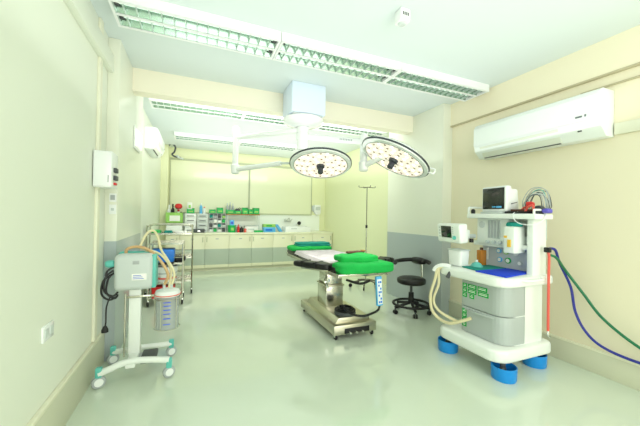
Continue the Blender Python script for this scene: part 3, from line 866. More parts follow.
# ------------------------------------------------------------------ operating table
t = thing('operating_table', 'stainless operating table with black pads in the middle of the room', 'operating table', (1.74, 3.65, 0))
OX, OY = 1.74, 3.65
DT = -.08
def tb(x0, x1, y0, y1, z0, z1, **k): return MB().box(x0 - OX, x1 - OX, y0 - OY, y1 - OY, z0, z1, **k)
tb(1.45, 2.00, 3.03, 4.18, .055, .165, bev=.010).build('base', 'steel_b', t)
m = MB().prism([(1.49 - OX, .16), (1.96 - OX, .16), (1.93 - OX, .225), (1.54 - OX, .225)], 3.10 - OY, 4.05 - OY, 'y', bev=.008)
m.build('base_cover', 'steel_b', t)
tb(1.58, 1.90, 3.024, 3.032, .065, .125, bev=.002).build('pedal_recess', 'black', t)
for x in (1.63, 1.71, 1.79):
    MB().cyl((x - OX, 3.03 - OY, .09), (x - OX, 2.975 - OY, .085), .012, seg=10).build('foot_pedal', 'chrome', t)
for (x, y) in ((1.485, 3.07), (1.955, 3.07), (1.485, 4.12), (1.955, 4.12)):
    f = MB().cyl((x - OX, y - OY, .03), (x - OX, y - OY, .075), .024, seg=14).build('caster', 'chrome', t)
    MB().lathe([(0, -.013), (.026, -.013), (.032, -.008), (.032, .008), (.026, .013), (0, .013)], (x - OX, y - OY - .005, .032), 18, (1, 0, 0)).build('wheel', 'black', f)
tb(1.575, 1.815, 3.54, 3.84, .22, .50, bev=.006).build('column_sleeve', 'steel', t)
tb(1.590, 1.80, 3.555, 3.825, .45, .69, bev=.006).build('column', 'steel', t)
tb(1.565, 1.825, 3.53, 3.85, .48, .50, bev=.003).build('column_collar', 'steel_b', t)
tb(1.52, 1.98, 3.36, 3.95, .67, .71, bev=.006).build('tilt_frame', 'steel_b', t)
m = MB()
for s in (1.435, 2.065):
    m.box(s - .010 - OX, s + .010 - OX, 2.90 - OY, 4.85 - OY, .72, .75, bev=.003)
m.box(1.42 - OX, 2.08 - OX, 2.88 - OY, 4.88 - OY, .75, .767, bev=.003)
for y in (3.0, 3.4, 3.9, 4.6): m.box(1.44 - OX, 2.06 - OX, y - OY, y + .04 - OY, .71, .752)
m.build('top_frame', 'steel', t)
m = MB()
m.tube([(1.46 - OX, 3.2 - OY, .66), (1.42 - OX, 3.18 - OY, .60), (1.40 - OX, 3.10 - OY, .58)], .012, smooth=3)
m.tube([(1.50 - OX, 3.4 - OY, .66), (1.46 - OX, 3.35 - OY, .61), (1.42 - OX, 3.22 - OY, .62)], .010, smooth=3)
build_each(m, 'clamp_lever', 'chrome', t)
m = MB().tube([(1.6 - OX, 3.05 - OY, .67), (1.72 - OX, 2.95 - OY, .64), (1.84 - OX, 2.94 - OY, .665)], .014, smooth=4)
m.build('release_bar', 'black', t)
for (y0, y1) in ((3.0, 3.40), (3.41, 4.28), (4.29, 4.86)):
    tb(1.425, 2.075, y0, y1, .767, .827, bev=.022, seg=3).build('pad', 'leather', t)
# left arm board swung out
def armboard(pts, name='arm_board', z=.787):
    a = Vector(pts[0]); b = Vector(pts[1]); d = b - a
    ang = math.atan2(d.y, d.x)
    L = d.length
    mt = Matrix.Translation((a.x - OX, a.y - OY, z)) @ Matrix.Rotation(ang, 4, 'Z')
    o = MB().pillow((L / 2, 0, .03), (L, .17, .075), 5, .004, 6, n=20, mtx=mt).build(name, 'leather', t)
    MB().box(.02, L * .8, -.03, .03, -.03, -.005, bev=.003, mtx=mt).build('bracket', 'steel', o)
    for u in (.35, .7):
        MB().box(L * u - .015, L * u + .015, -.09, .09, .005, .072, bev=.004, mtx=mt).build('strap', 'black', o)
armboard([(1.43, 3.10), (1.15, 3.52)])
armboard([(2.10, 3.25), (2.46, 3.42)])

# drapes on the table
def drape(name, label, cat, loc, mb, material):
    o = mb.build(name, material); o.location = loc
    return tag(o, label, cat)
m = MB()
t_ = bmesh.new()
nx, ny = 16, 26
W, Ln = .70, 1.26
vs = []
for j in range(ny + 1):
    row = []
    for i in range(nx + 1):
        u = i / nx; vv = j / ny
        x = -W / 2 + W * u; y = -Ln / 2 + Ln * vv
        z = .012 + .012 * (1 + noise.noise(Vector((x * 4, y * 3, 2.0)))) * .8
        if abs(x) > .318: z -= (abs(x) - .318) * 1.5; x = math.copysign(.337, x) if abs(x) > .33 else x
        row.append(t_.verts.new((x, y, z)))
    vs.append(row)
for j in range(ny):
    for i in range(nx): t_.faces.new((vs[j][i], vs[j][i + 1], vs[j + 1][i + 1], vs[j + 1][i]))
r_ = bmesh.ops.solidify(t_, geom=list(t_.faces), thickness=-.008)
bmesh.ops.recalc_face_normals(t_, faces=t_.faces)
m._merge(t_)
drape('white_sheet', 'white sheet spread over the middle of the operating table', 'sheet', (1.75, 3.78, .827), m, 'whitecloth')
def folded(loc, size, amp, seed, layers, mtx=None):
    m = MB()
    h = size[2] / layers
    for k in range(layers):
        s = 1 - .05 * ((k * 7 + seed) % 3)
        m.pillow((0.008 * ((k + seed) % 2), 0, h * (k + .5)), (size[0] * s, size[1] * s, h * 1.25), 5, amp, 5, seed + k * 3, n=24)
    return m
drape('green_drape', 'thick folded green drape along the near end of the operating table', 'drape', (1.78, 2.99, .772), folded(None, (.74, .34, .098), .012, 1, 1), 'greencloth')
drape('green_drape', 'smaller crumpled green bundle lying on the thick folded green drape', 'drape', (1.75, 3.10, .872), folded(None, (.54, .34, .07), .022, 5, 1), 'greencloth')
t = thing('brown_strap', 'dark brown padded strap on top of the green bundle', 'strap', (1.80, 3.20, .950))
MB().pillow((0, 0, .012), (.26, .08, .028), 4, .004, 6, mtx=Matrix.Rotation(.12, 4, 'Z')).build('pad', 'darkbrown', t)
MB().box(.09, .13, -.02, .045, .022, .032, bev=.003).build('buckle', 'brown', t)
drape('green_pillow', 'flat green pillow at the far head end of the operating table', 'pillow', (1.74, 4.66, .832), folded(None, (.70, .44, .06), .010, 9, 1), 'greencloth')
drape('teal_cloth', 'folded teal cloth on the green pillow at the far head end', 'cloth', (1.80, 4.66, .896), folded(None, (.60, .30, .055), .007, 3, 2), 'tealcloth')

# hand control and cord
t = thing('hand_control', 'blue and white hand control hanging from the table\'s near right edge', 'hand control', (1.925, 2.86, .40))
mt = Matrix.Rotation(R(-4), 4, 'Y')
MB().box(-.038, .038, -.018, .018, 0, .33, bev=.010, mtx=mt).build('body', 'skyblue', t)
MB().box(-.029, .029, -.022, -.016, .02, .30, bev=.002, mtx=mt).build('keypad', 'white', t)
m = MB()
for k in range(7):
    for s in (-1, 1):
        if (k + s) % 3: m.box(s * .011 - .008, s * .011 + .008, -.026, -.021, .035 + k * .037, .057 + k * .037, bev=.001, mtx=mt)
build_each(m, 'button', 'bluebox', t)
MB().tube([(0, .0, .33), (.0, .0, .36), (.0, .02, .375), (0, .045, .355)], .006, smooth=4).build('hook', 'steel', t)
MB().tube([(0, 0, .01), (-.01, .01, -.05), (-.06, .06, -.10), (-.15, .10, -.13), (-.26, .14, -.115), (-.31, .20, -.08), (-.33, .26, -.04), (-.31, .30, -.07), (-.29, .33, -.13)], .013, smooth=6).build('cord', 'black', t)
t = thing('foot_switch', 'round black foot switch with coiled cable on the table base', 'foot switch', (1.68, 3.22, .225))
MB().lathe([(0, 0), (.125, 0), (.13, .02), (.115, .045), (.06, .06), (0, .062)], seg=30).build('disc', 'dgrey', t)
m = MB()
for k in range(3):
    rr = .12 - .02 * k
    m.tube([(rr * math.cos(2 * PI * i / 18), rr * math.sin(2 * PI * i / 18), .05 + .014 * k + .004 * math.sin(i * 2.0 + k)) for i in range(18)], .009, closed=True, seg=6)
m.build('coiled_cable', 'black', t)

# ------------------------------------------------------------------ stool
t = thing('stool', 'black vinyl round stool with half-ring backrest before the grey pier', 'stool', (2.93, 3.55, 0), R(0))
STOOL = t
MB().lathe([(0, .425), (.16, .425), (.185, .44), (.192, .47), (.185, .50), (.16, .515), (.10, .522), (0, .524)], seg=36).build('seat', 'leather', t)
MB().cyl((0, 0, .14), (0, 0, .30), .038, .034, 18).build('column_sleeve', 'black', t)
MB().cyl((0, 0, .28), (0, 0, .43), .018, seg=14).build('gas_lift', 'dgrey', t)
MB().lathe([(0, .39), (.06, .41), (.07, .428), (0, .43)], seg=20).build('seat_plate', 'black', t)
m = MB()
m.tube([(.235 * math.cos(2 * PI * k / 36), .235 * math.sin(2 * PI * k / 36), .135) for k in range(36)], .018, closed=True, seg=8)
m.build('foot_ring', 'black', t)
for k in range(5):
    a = 2 * PI * k / 5 + .5
    c, s = math.cos(a), math.sin(a)
    lg = MB().tube([(.02 * c, .02 * s, .15), (.12 * c, .12 * s, .125), (.24 * c, .24 * s, .095)], .020, smooth=3, seg=8).build('leg', 'black', t)
    f = MB().cyl((.235 * c, .235 * s, .04), (.235 * c, .235 * s, .09), .012, seg=10).build('caster', 'dgrey', lg)
    m = MB()
    for q in (-.016, .016):
        m.lathe([(0, -.008), (.026, -.008), (.03, -.004), (.03, .004), (.026, .008), (0, .008)], (.235 * c - s * q, .235 * s + c * q, .03), 16, (-s, c, 0))
    m.build('wheel', 'black', lg)
# backrest: curved pad around the right rear side on a bracket
pts = []
for k in range(13):
    a = R(-25 + 190 * k / 12)
    pts.append((.235 * math.cos(a), .235 * math.sin(a), .735 + .012 * math.sin(k * .5)))
MB().tube(pts, .030, smooth=3, seg=12).build('backrest', 'leather', t)
MB().pillow((.20, .10, .735), (.12, .26, .10), 3, mtx=None).build('backrest_pad', 'leather', t)
MB().tube([(.10, .03, .425), (.21, .06, .43), (.245, .07, .50), (.235, .07, .70)], .014, smooth=4).build('back_bracket', 'chrome', t)

STOOL.scale = (1.07, 1.07, 1.0)
# ------------------------------------------------------------------ IV pole
t = thing('drip_stand', 'thin drip stand with hooks, behind the operating table', 'drip stand', (3.12, 5.13, 0))
MB().cyl((0, 0, .12), (0, 0, 1.20), .013, seg=12).build('pole', 'steel', t)
MB().cyl((0, 0, 1.18), (0, 0, 1.97), .008, seg=10).build('upper_pole', 'dark_metal', t)
MB().lathe([(0, 1.16), (.022, 1.16), (.022, 1.22), (0, 1.22)], seg=14).build('height_knob', 'black', t)
m = MB()
m.tube([(-.17, .02, 1.99), (-.16, .02, 1.96), (0, 0, 1.965), (.16, -.02, 1.96), (.17, -.02, 1.99)], .006, smooth=3)
m.tube([(-.02, -.16, 1.99), (-.02, -.15, 1.96), (0, 0, 1.965), (.02, .15, 1.96), (.02, .16, 1.99)], .006, smooth=3)
m.build('hook', 'dark_metal', t)
for k in range(5):
    a = 2 * PI * k / 5 + .3; c, s = math.cos(a), math.sin(a)
    lg = MB().tube([(.0, .0, .14), (.12 * c, .12 * s, .13), (.30 * c, .30 * s, .09)], .014, smooth=3).build('leg', 'dark_metal', t)
    MB().lathe([(0, -.012), (.034, -.012), (.038, 0), (.034, .012), (0, .012)], (.30 * c, .30 * s, .038), 16, (-s, c, 0)).build('wheel', 'black', lg)

# ------------------------------------------------------------------ anaesthesia machine
AX, AY = 2.84, 2.12
t = thing('anaesthesia_machine', 'large white anaesthesia machine with grey drawers against the right wall', 'anaesthesia machine', (AX, AY, 0))
def A(mb): return mb
def ab(x0, x1, y0, y1, z0, z1, **k): return MB().box(x0 - AX, x1 - AX, y0 - AY, y1 - AY, z0, z1, **k)
def ap(x, y, z): return (x - AX, y - AY, z)
def rounded(x0, x1, y0, y1, r, n=6, rr=None):
    """rounded rect outline, centred on machine; rr radii for corners (x0y0, x1y0, x1y1, x0y1)"""
    rr = rr or (r, r, r, r)
    pts = []
    for (cx, cy, a0, q) in ((x0 + rr[0], y0 + rr[0], 180, rr[0]), (x1 - rr[1], y0 + rr[1], 270, rr[1]), (x1 - rr[2], y1 - rr[2], 0, rr[2]), (x0 + rr[3], y1 - rr[3], 90, rr[3])):
        for k in range(n + 1):
            a = R(a0 + 90 * k / n)
            pts.append((cx + q * math.cos(a) - AX, cy + q * math.sin(a) - AY))
    return pts
# base platform
MB().prism(rounded(2.40, 3.14, 1.77, 2.50, .1, rr=(.14, .08, .08, .10)), .14, .255, 'z', bev=.028, seg=3).build('base_platform', 'machine_white', t)
# drawer body: white flank and grey rounded front
MB().prism(rounded(2.66, 3.07, 1.83, 2.42, .03), .24, .80, 'z', bev=.006).build('cabinet', 'machine_white', t)
m = MB().prism([(a, b) for a, b in ((1.825 - AY, .25), (1.825 - AY, .80), (2.33 - AY, .80), (2.33 - AY, .25))], 2.56 - AX, 2.7 - AX, 'x')
m.bm.free()
def drawer(z0, z1, name):
    o = MB().prism(rounded(2.53, 2.80, 1.825, 2.30, .05, rr=(.12, .01, .01, .03)), z0, z1, 'z', bev=.006).build(name, 'machine_grey', t)
    # bowed pull lip along the top
    pr = []
    for k in range(11):
        u = k / 10
        pr.append((2.53 - AX - .030 * math.sin(PI * u), 1.93 + .33 * u - AY))
    pr += [(2.535 - AX, 2.26 - AY), (2.535 - AX, 1.93 - AY)]
    MB().prism(pr[:11] + [(2.54 - AX, 2.26 - AY), (2.54 - AX, 1.93 - AY)], z1 - .032, z1 - .014, 'z', bev=.004).build('pull', 'machine_grey', o)
    return o
d1 = drawer(.515, .79, 'drawer')
d2 = drawer(.26, .508, 'drawer')
# green and white inventory stickers
def stickers(par, cells):
    g = MB(); w = MB()
    for (y, z, yw, zh) in cells:
        g.box(2.5245 - AX, 2.5305 - AX, y - AY, y + yw - AY, z, z + zh)
        w.box(2.5235 - AX, 2.525 - AX, y + .010 - AY, y + yw - .010 - AY, z + .014, z + .020)
        w.box(2.5235 - AX, 2.525 - AX, y + .010 - AY, y + yw - .014 - AY, z + .028, z + .032)
    build_each(g, 'sticker', 'green_label', par); build_each(w, 'sticker_print', 'paper', par)
stickers(d1, [(2.225, .70, .05, .042), (2.225, .652, .05, .042), (2.225, .604, .05, .042), (2.115, .70, .095, .042), (2.115, .652, .095, .042), (2.14, .604, .05, .042), (2.00, .70, .10, .042), (1.985, .652, .11, .042)])
stickers(d2, [(2.225, .445, .05, .04), (2.225, .40, .05, .04), (2.225, .355, .05, .04), (2.225, .31, .05, .04)])
# worktop
MB().prism(rounded(2.40, 3.08, 1.74, 2.48, .05, rr=(.14, .05, .03, .06)), .80, .885, 'z', bev=.022, seg=3).build('desk', 'machine_white', t)
MB().tube([ap(2.88, 1.75, .87), ap(2.86, 1.715, .86), ap(2.66, 1.715, .86), ap(2.62, 1.75, .87)], .014, smooth=3).build('side_handle', 'machine_white', t)
# upper tower
ab(2.98, 3.03, 1.80, 2.40, .88, 1.40, bev=.012).build('rear_tower', 'machine_white', t)
ab(2.83, 3.02, 1.78, 1.84, .88, 1.40, bev=.010).build('side_upright', 'machine_white', t)
ab(2.955, 3.005, 1.83, 2.40, .89, 1.11, bev=.006).build('gauge_panel', 'panel', t)
gp = ab(2.84, 2.99, 2.02, 2.38, 1.13, 1.395, bev=.010).build('flow_panel', 'machine_white', t)
ab(2.86, 3.02, 1.84, 2.44, 1.105, 1.15, bev=.008).build('panel_ledge', 'machine_white', t)
# flowmeter tubes
ab(2.834, 2.842, 2.105, 2.245, 1.19, 1.38, bev=.003).build('flow_window', 'lgrey', gp)
for k in range(4):
    y = 2.125 + .034 * k
    MB().cyl(ap(2.832, y, 1.20), ap(2.832, y, 1.37), .008, seg=8).build('flow_tube', 'grey', gp)
MB().lathe([(0, 0), (.035, 0), (.035, .012), (.028, .018), (0, .018)], ap(2.842, 2.315, 1.33), 24, (-1, 0, 0)).build('pressure_gauge', 'lgrey', gp)
for y in (2.24, 2.17, 2.10):
    MB().lathe([(0, 0), (.018, 0), (.016, .03), (0, .03)], ap(2.842, y, 1.155), 16, (-1, 0, 0)).build('flow_knob', 'lgrey', gp)
for i, (y, z, r, c) in enumerate(((2.20, 1.06, .026, 'skyblue'), (2.12, 1.06, .03, 'lime'), (2.19, .97, .026, 'skyblue'), (2.10, .97, .03, 'green'), (2.02, 1.05, .022, 'white'), (1.98, .96, .024, 'lgrey'))):
    g = MB().lathe([(0, 0), (r, 0), (r, .012), (r * .72, .014), (0, .014)], ap(2.955, y, z), 22, (-1, 0, 0)).build('pressure_gauge', c, t)
    MB().lathe([(0, .015), (r * .68, .015), (r * .66, .017), (0, .017)], ap(2.955, y, z), 18, (-1, 0, 0)).build('dial', 'paper', g)
ab(2.945, 2.957, 2.325, 2.345, .95, 1.08, bev=.003).build('clip', 'white', t)
# vaporiser
v = ab(2.74, 2.90, 1.895, 2.005, 1.07, 1.325, bev=.015).build('vaporiser', 'machine_white', t)
MB().lathe([(0, 0), (.066, 0), (.07, .012), (.064, .032), (.05, .04), (0, .042)], ap(2.82, 1.95, 1.325), 26).build('dial', 'tealcloth', v)
ab(2.733, 2.741, 1.925, 1.96, 1.13, 1.20, bev=.002).build('label', 'yellow', v)
ab(2.735, 2.741, 1.965, 1.995, 1.215, 1.235).build('label', 'yellow', v)
ab(2.90, 3.00, 1.85, 1.975, 1.15, 1.23, bev=.008).build('bellows_box', 'lgrey', t)
ab(2.89, 2.96, 1.88, 1.95, 1.11, 1.15, bev=.004).build('oxygen_sensor', 'dgrey', t)
# top shelf with end lip
sh = ab(2.72, 2.98, 1.70, 2.41, 1.395, 1.445, bev=.012).build('top_shelf', 'machine_white', t)
MB().tube([ap(2.74, 2.40, 1.44), ap(2.74, 2.40, 1.49), ap(2.76, 2.40, 1.51), ap(2.95, 2.40, 1.51)], .012, smooth=3).build('shelf_rail', 'machine_white', sh)
MB().tube([ap(2.74, 1.72, 1.44), ap(2.74, 1.72, 1.47), ap(2.76, 1.72, 1.48), ap(2.95, 1.72, 1.48)], .010, smooth=3).build('shelf_rail', 'machine_white', sh)
MB().lathe([(0, 0), (.020, 0), (.022, .03), (.012, .045), (0, .05)], ap(2.745, 2.35, 1.445), 14).build('clamp_knob', 'black', sh)
# swing arm with ventilator display
ar = MB().tube([ap(2.86, 2.42, 1.20), ap(2.74, 2.45, 1.20), ap(2.66, 2.44, 1.22)], .022, smooth=3).build('display_arm', 'lgrey', t)
ab(2.64, 2.72, 2.36, 2.46, 1.17, 1.27, bev=.012).build('arm_joint', 'machine_white', ar)
MB().cyl(ap(2.70, 2.33, 1.14), ap(2.70, 2.33, 1.18), .022, seg=14).build('arm_knob', 'black', ar)
mt = Matrix.Translation(ap(2.54, 2.44, 1.235)) @ Matrix.Rotation(R(-6), 4, 'Z') @ Matrix.Rotation(R(-6), 4, 'Y')
ds = MB().box(-.05, .06, -.175, .175, -.10, .10, bev=.022, seg=3, mtx=mt).build('display', 'machine_white', t)
MB().box(-.054, -.048, -.055, .10, -.045, .078, bev=.002, mtx=mt).build('screen', 'screen', ds)
MB().lathe([(0, 0), (.020, 0), (.018, .016), (0, .018)], tuple(mt @ Vector((-.05, -.10, -.04))), 16, (-1, 0, 0)).build('dial', 'teal', ds)
m = MB()
for k in range(4): m.box(-.053, -.049, .115, .135, -.045 + k * .032, -.027 + k * .032, mtx=mt); m.box(-.053, -.049, -.085, -.068, .0 + k * .02, .012 + k * .02, mtx=mt)
build_each(m, 'button', 'lgrey', ds)
# casters and their blue covers
for i, (x, y) in enumerate(((2.49, 2.42), (2.52, 1.83), (3.04, 1.89), (3.04, 2.42))):
    f = MB().cyl(ap(x, y, .07), ap(x, y, .145), .022, seg=14).build('caster', 'dgrey', t)
    MB().lathe([(0, -.02), (.042, -.02), (.05, -.012), (.05, .012), (.042, .02), (0, .02)], ap(x, y, .055), 22, (.4, -1, 0)).build('wheel', 'dgrey', f)
lb = ['blue tub under the far front caster, left of the machine', 'blue tub under the nearest front corner caster of the machine', 'blue tub under the right-hand caster by the wall', 'blue tub under the hidden rear caster by the wall']
c0 = None
for i, (x, y) in enumerate(((2.49, 2.42), (2.52, 1.82), (3.04, 1.89))):
    if c0 is None:
        c0 = MB().lathe([(0, 0), (.092, 0), (.098, .01), (.102, .115), (.096, .115), (.090, .006 + .004), (0, .010)], seg=36).build('caster_tub', 'bluecover')
        c = c0
    else:
        c = c0.copy(); COL.objects.link(c)
    c.location = (x, y, 0); c.scale = (1, 1, 1)
    tag(c, lb[i], 'tub', 'blue caster tubs')
# machine side hoses: breathing circuit loop at the left front corner
t = thing('breathing_hose', 'cream corrugated breathing hose looping down the left of the machine', 'hose', (2.42, 2.42, .88))
def hl(x, y, z): return (x - 2.42, y - 2.42, z - .88)
MB().tube([hl(2.43, 2.40, .90), hl(2.38, 2.46, .86), hl(2.37, 2.50, .72), hl(2.36, 2.545, .56), hl(2.38, 2.54, .40), hl(2.42, 2.47, .32), hl(2.44, 2.36, .31), hl(2.47, 2.25, .36), hl(2.505, 2.15, .42)], .016, smooth=8).build('hose', 'cream_hose', t)
MB().tube([hl(2.43, 2.42, .90), hl(2.40, 2.47, .84), hl(2.39, 2.46, .70), hl(2.38, 2.52, .52), hl(2.40, 2.48, .42), hl(2.44, 2.38, .37), hl(2.49, 2.28, .34)], .014, smooth=8).build('hose', 'cream_hose', t)
MB().tube([hl(2.45, 2.36, .895), hl(2.40, 2.42, .90), hl(2.37, 2.48, .87), hl(2.36, 2.50, .83)], .020, smooth=5).build('y_piece', 'white', t)
MB().cyl(hl(2.43, 2.33, .86), hl(2.375, 2.33, .79), .018, seg=12).build('mask_connector', 'dgrey', t)
# bin / absorber bag
t = thing('white_canister', 'white square canister at the left of the machine desk', 'canister', (2.60, 2.40, .886))
MB().box(-.06, .06, -.08, .08, 0, .17, bev=.02, seg=3, taper=(1.1, 1.1)).build('body', 'white', t)
MB().box(-.07, .07, -.09, .09, .165, .18, bev=.006).build('lid', 'lgrey', t)
t = thing('bottle', 'amber bottle standing on the machine desk', 'bottle', (2.86, 2.335, .886))
MB().box(-.04, .04, -.032, .032, 0, .17, bev=.010).build('body', 'amber', t)
MB().cyl((0, 0, .165), (0, 0, .195), .018, seg=14).build('cap', 'darkbrown', t)
t = thing('face_mask', 'small teal face mask on the machine desk beside the canister', 'mask', (2.70, 2.26, .886))
MB().lathe([(0, .06), (.015, .058), (.035, .045), (.05, .02), (.055, 0), (.045, 0), (.03, .03), (0, .045)], seg=22, sx=1, sy=1.2).build('cup', 'teal', t)
MB().cyl((0, 0, .055), (0, 0, .08), .012, seg=12).build('port', 'white', t)
def flatcloth(name, label, pts, material, z):
    cx = sum(p[0] for p in pts) / 4; cy = sum(p[1] for p in pts) / 4
    m = MB().prism([(p[0] - cx, p[1] - cy) for p in pts], 0, .012, 'z', bev=.004)
    o = m.build(name, material); o.location = (cx, cy, z)
    return tag(o, label, 'cloth')
flatcloth('desk_cloth', 'teal cloth laid on the machine desk, left of the blue one', [(2.52, 2.10), (2.93, 2.10), (2.93, 2.30), (2.56, 2.32)], 'tealcloth', .886)
flatcloth('desk_cloth', 'bright blue cloth on the right half of the machine desk', [(2.48, 1.78), (2.93, 1.86), (2.93, 2.09), (2.48, 2.09)], 'bluecloth', .886)
# monitor on the shelf
t = thing('monitor', 'small white patient monitor with dark screen on the machine\'s top shelf', 'monitor', (2.84, 2.14, 1.446), R(-6))
MB().box(-.055, .015, -.15, .15, .015, .275, bev=.018, seg=3).build('bezel', 'white', t)
MB().prism([(-.13, .03), (.13, .03), (.11, .25), (-.11, .25)], .01, .14, 'x', bev=.02).build('rear_case', 'white', t)
sc = MB().box(-.059, -.053, -.128, .132, .045, .258, bev=.003).build('screen', 'screen', t)
m = MB(); m.box(-.062, -.057, -.10, -.04, .058, .075); m.box(-.062, -.057, -.03, .01, .062, .073); build_each(m, 'screen_sticker', 'skyblue', sc)
MB().box(-.10, .10, -.12, .12, 0, .018, bev=.005).build('foot', 'lgrey', t)
# books, clipboard
t = thing('folder', 'dark folder lying on the machine\'s top shelf, right of the monitor', 'folder', (2.88, 1.90, 1.446))
MB().box(-.13, .13, -.10, .10, 0, .022, bev=.003).build('cover', 'black', t)
MB().box(-.128, .12, -.097, .097, .006, .016).build('pages', 'paper', t)
o = MB().box(-.10, .10, -.09, .09, 0, .018, bev=.003, mtx=Matrix.Rotation(.2, 4, 'Z')).build('clipboard', 'darkbrown'); o.location = (2.89, 1.89, 1.469)
tag(o, 'brown clipboard lying on the dark folder', 'clipboard')
t = thing('cable_bundle', 'tangle of grey monitor cables arching over the right of the top shelf', 'cables', (2.93, 1.82, 1.446))
rnd = random.Random(4)
names = ['grey', 'dgrey', 'lgrey', 'dgrey', 'grey', 'teal', 'dgrey', 'lgrey']
for k in range(12):
    w = .055 + .055 * rnd.random(); h = .17 + .09 * rnd.random(); x = -.05 + .1 * rnd.random()
    MB().tube([(x, w * 1.1, .01), (x - .01, w * 1.15, h * .5), (x, w * .6, h * .92), (x + .01, -.01, h), (x + .01, -w * .7, h * .85), (x, -w, h * .45), (x + .02, -w * .8, .05), (x, -w * .2 + .05 * rnd.random(), .02)], .0035, smooth=6, seg=6).build('cable', names[k % 8], t)
MB().tube([(-.03, -.06, .05), (-.05, -.115, -.04), (-.06, -.125, -.16), (-.05, -.12, -.23)], .004, smooth=5, seg=6).build('cable', 'lgrey', t)
MB().tube([(-.05, .06, .04), (-.2, .08, .0), (-.235, .02, -.08), (-.21, -.09, -.10), (-.12, -.13, -.06), (-.05, -.125, .03)], .004, smooth=5, seg=6).build('cable', 'white', t)
MB().tube([(-.06, .14, .11), (-.09, .20, .09), (-.08, .27, .05), (-.08, .32, .03)], .004, smooth=5, seg=6).build('cable', 'black', t)
t = thing('red_cuff', 'red clip lying on the cables on the top shelf', 'clip', (2.86, 1.83, 1.49))
MB().pillow((0, 0, .045), (.05, .07, .05), 3, .006, 12).build('grip', 'red', t)
MB().tube([(0, .02, .03), (0, .06, .01), (0, .08, -.01)], .010, smooth=3).build('tail', 'redhose', t)
t = thing('cuff_roll', 'dark rolled cuff with a purple end on the shelf\'s right part', 'cuff', (2.86, 1.72, 1.447))
MB().lathe([(0, -.04), (.034, -.04), (.038, 0), (.034, .04), (0, .04)], (0, .03, .038), 20, (1, .2, 0)).build('roll', 'rim', t)
MB().pillow((0, -.035, .025), (.07, .07, .045), 3, .004, 9).build('end_cap', 'purple', t)
t = thing('folded_strap', 'salmon folded strap between the brown clipboard and the dark cuff', 'strap', (2.80, 1.79, 1.447))
MB().tube([(0, .05, .01), (0, .02, .06), (0, -.02, .07), (0, -.03, .02)], .010, smooth=5).build('band', 'redhose', t)
MB().box(-.015, .015, .035, .06, 0, .012, bev=.003).build('buckle', 'white', t)
# salmon hose down the machine side
t = thing('suction_hose', 'salmon red hose hanging down the machine\'s right side', 'hose', (2.935, 1.715, .9))
MB().tube([(0, .02, .22), (0, -.005, .18), (.0, -.005, 0), (.0, -.005, -.30), (0, -.005, -.50)], .011, smooth=5).build('hose', 'redhose', t)
MB().box(-.02, .02, -.018, .03, .20, .245, bev=.006).build('connector', 'black', t)
MB().tube([(0, -.005, -.49), (0, -.005, -.54), (.03, -.005, -.56)], .006, smooth=3).build('hook', 'chrome', t)
# wall hoses
t = thing('gas_hose', 'dark green gas hose swooping from the machine down to the right wall', 'hose', (3.14, 1.80, 1.08))
def gh(x, y, z): return (x - 3.14, y - 1.80, z - 1.08)
MB().tube([gh(3.03, 1.76, 1.07), gh(3.10, 1.74, 1.04), gh(3.25, 1.75, .92), gh(3.32, 1.64, .72), gh(3.34, 1.50, .53), gh(3.35, 1.264, .369), gh(3.36, .98, .27), gh(3.37, .75, .26)], .012, smooth=8).build('hose', 'greenhose', t)
MB().cyl(gh(3.37, .76, .26), gh(3.37, .70, .26), .02, seg=14).build('coupling', 'chrome', t)
t = thing('gas_hose', 'navy blue gas hose hanging in the lower, wider loop by the right wall', 'hose', (3.14, 1.80, 1.12))
def gh(x, y, z): return (x - 3.14, y - 1.80, z - 1.12)
MB().tube([gh(3.03, 1.76, 1.13), gh(3.10, 1.75, 1.11), gh(3.22, 1.78, .98), gh(3.31, 1.735, .76), gh(3.34, 1.71, .53), gh(3.345, 1.63, .37), gh(3.35, 1.50, .275), gh(3.355, 1.263, .245), gh(3.36, 1.0, .28), gh(3.37, .75, .36)], .012, smooth=8).build('hose', 'navyhose', t)
MB().cyl(gh(3.37, .76, .355), gh(3.37, .70, .38), .02, seg=14).build('coupling', 'chrome', t)
t = thing('gas_outlet', 'white gas outlet plate low on the right wall where the hoses end', 'outlet', (3.42, .68, .20))
MB().box(-.05, 0, -.06, .06, 0, .26, bev=.006).build('plate', 'white', t)
for z in (.06, .18): MB().lathe([(0, 0), (.022, 0), (.02, .012), (0, .012)], (-.05, 0, z), 16, (-1, 0, 0)).build('port', 'chrome', t)

# ------------------------------------------------------------------ camera
cam = bpy.data.cameras.new('camera'); co = bpy.data.objects.new('camera', cam); COL.objects.link(co)
cam.sensor_width = 36.0; cam.lens = 36.0 * 301.4 / 640
cam.clip_start = .02; cam.clip_end = 60
yaw, tilt, roll = R(22.5), R(.4), R(1.0)
fw = Vector((math.sin(yaw) * math.cos(tilt), math.cos(yaw) * math.cos(tilt), math.sin(tilt)))
r0 = Vector((math.cos(yaw), -math.sin(yaw), 0)); u0 = r0.cross(fw)
rr = r0 * math.cos(roll) + u0 * math.sin(roll); uu = -r0 * math.sin(roll) + u0 * math.cos(roll)
mw = Matrix(((rr.x, uu.x, -fw.x, 0), (rr.y, uu.y, -fw.y, 0), (rr.z, uu.z, -fw.z, 1.4), (0, 0, 0, 1)))
co.matrix_world = mw
SC.camera = co

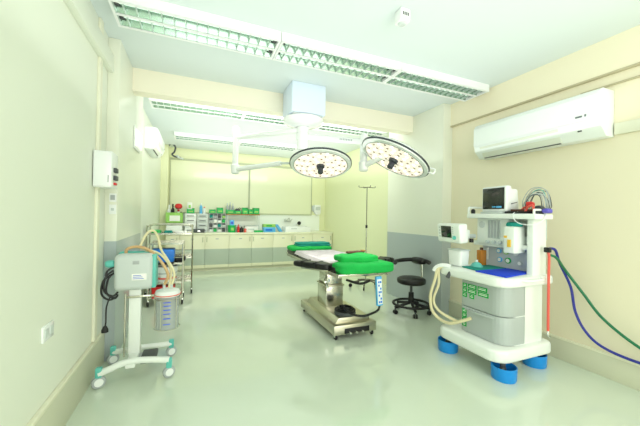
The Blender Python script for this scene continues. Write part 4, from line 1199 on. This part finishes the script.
# ------------------------------------------------------------------ added fill lights, then the surgical lamp beams
def area(name, loc, size, power, rot, color=(1, 1, 1)):
    l = bpy.data.lights.new(name, 'AREA'); l.shape = 'RECTANGLE'; l.size, l.size_y = size; l.energy = power; l.color = color
    o = bpy.data.objects.new(name, l); COL.objects.link(o); o.location = loc; o.rotation_euler = rot
    return o
area('fill_behind_viewer', (1.3, -2.1, 1.6), (3.9, 2.6), 105, (R(90), 0, 0), (1, .99, .97))  # added fill from the front, no fitting in the room
area('bounce_fill_front', (1.3, 1.3, 2.2), (3.8, 5.0), 30, (R(180), 0, 0), (.97, 1, 1))  # added unseen light facing up, brightens the near ceiling
area('bounce_fill_rear', (1.4, 6.2, 2.2), (3.8, 3.8), 38, (R(180), 0, 0), (1, 1, .96))  # same added upward fill for the rear ceiling
area('rear_room_fill', (1.35, 4.2, 2.88), (2.8, .2), 42, (R(80), 0, 0), (.99, 1, .93))  # added fill behind the beam, brightens the rear walls
def spot(name, loc, target, power):
    l = bpy.data.lights.new(name, 'SPOT'); l.energy = power; l.spot_size = R(75); l.spot_blend = 1.0; l.shadow_soft_size = .02
    l.color = (1, .97, .93)
    o = bpy.data.objects.new(name, l); COL.objects.link(o); o.location = loc
    o.rotation_euler = (Vector(target) - Vector(loc)).to_track_quat('-Z', 'Y').to_euler()
spot('surgical_beam', c1 + N1 * .13, (1.75, 3.7, .8), 40)
spot('surgical_beam', c2 + N2 * .13, (1.8, 3.4, .8), 40)
# ------------------------------------------------------------------ world and view
w = bpy.data.worlds.new('world'); SC.world = w; w.use_nodes = True
w.node_tree.nodes['Background'].inputs[0].default_value = (.85, .95, .9, 1)
w.node_tree.nodes['Background'].inputs[1].default_value = .3
SC.view_settings.view_transform = 'Standard'
SC.view_settings.look = 'None'
SC.view_settings.exposure = 0.13
SC.view_settings.gamma = 1.03
SC.cycles.max_bounces = 8
SC.cycles.diffuse_bounces = 5
SC.cycles.caustics_reflective = False
SC.cycles.caustics_refractive = False
SC.cycles.sample_clamp_indirect = 4.0
SC.cycles.use_denoising = True
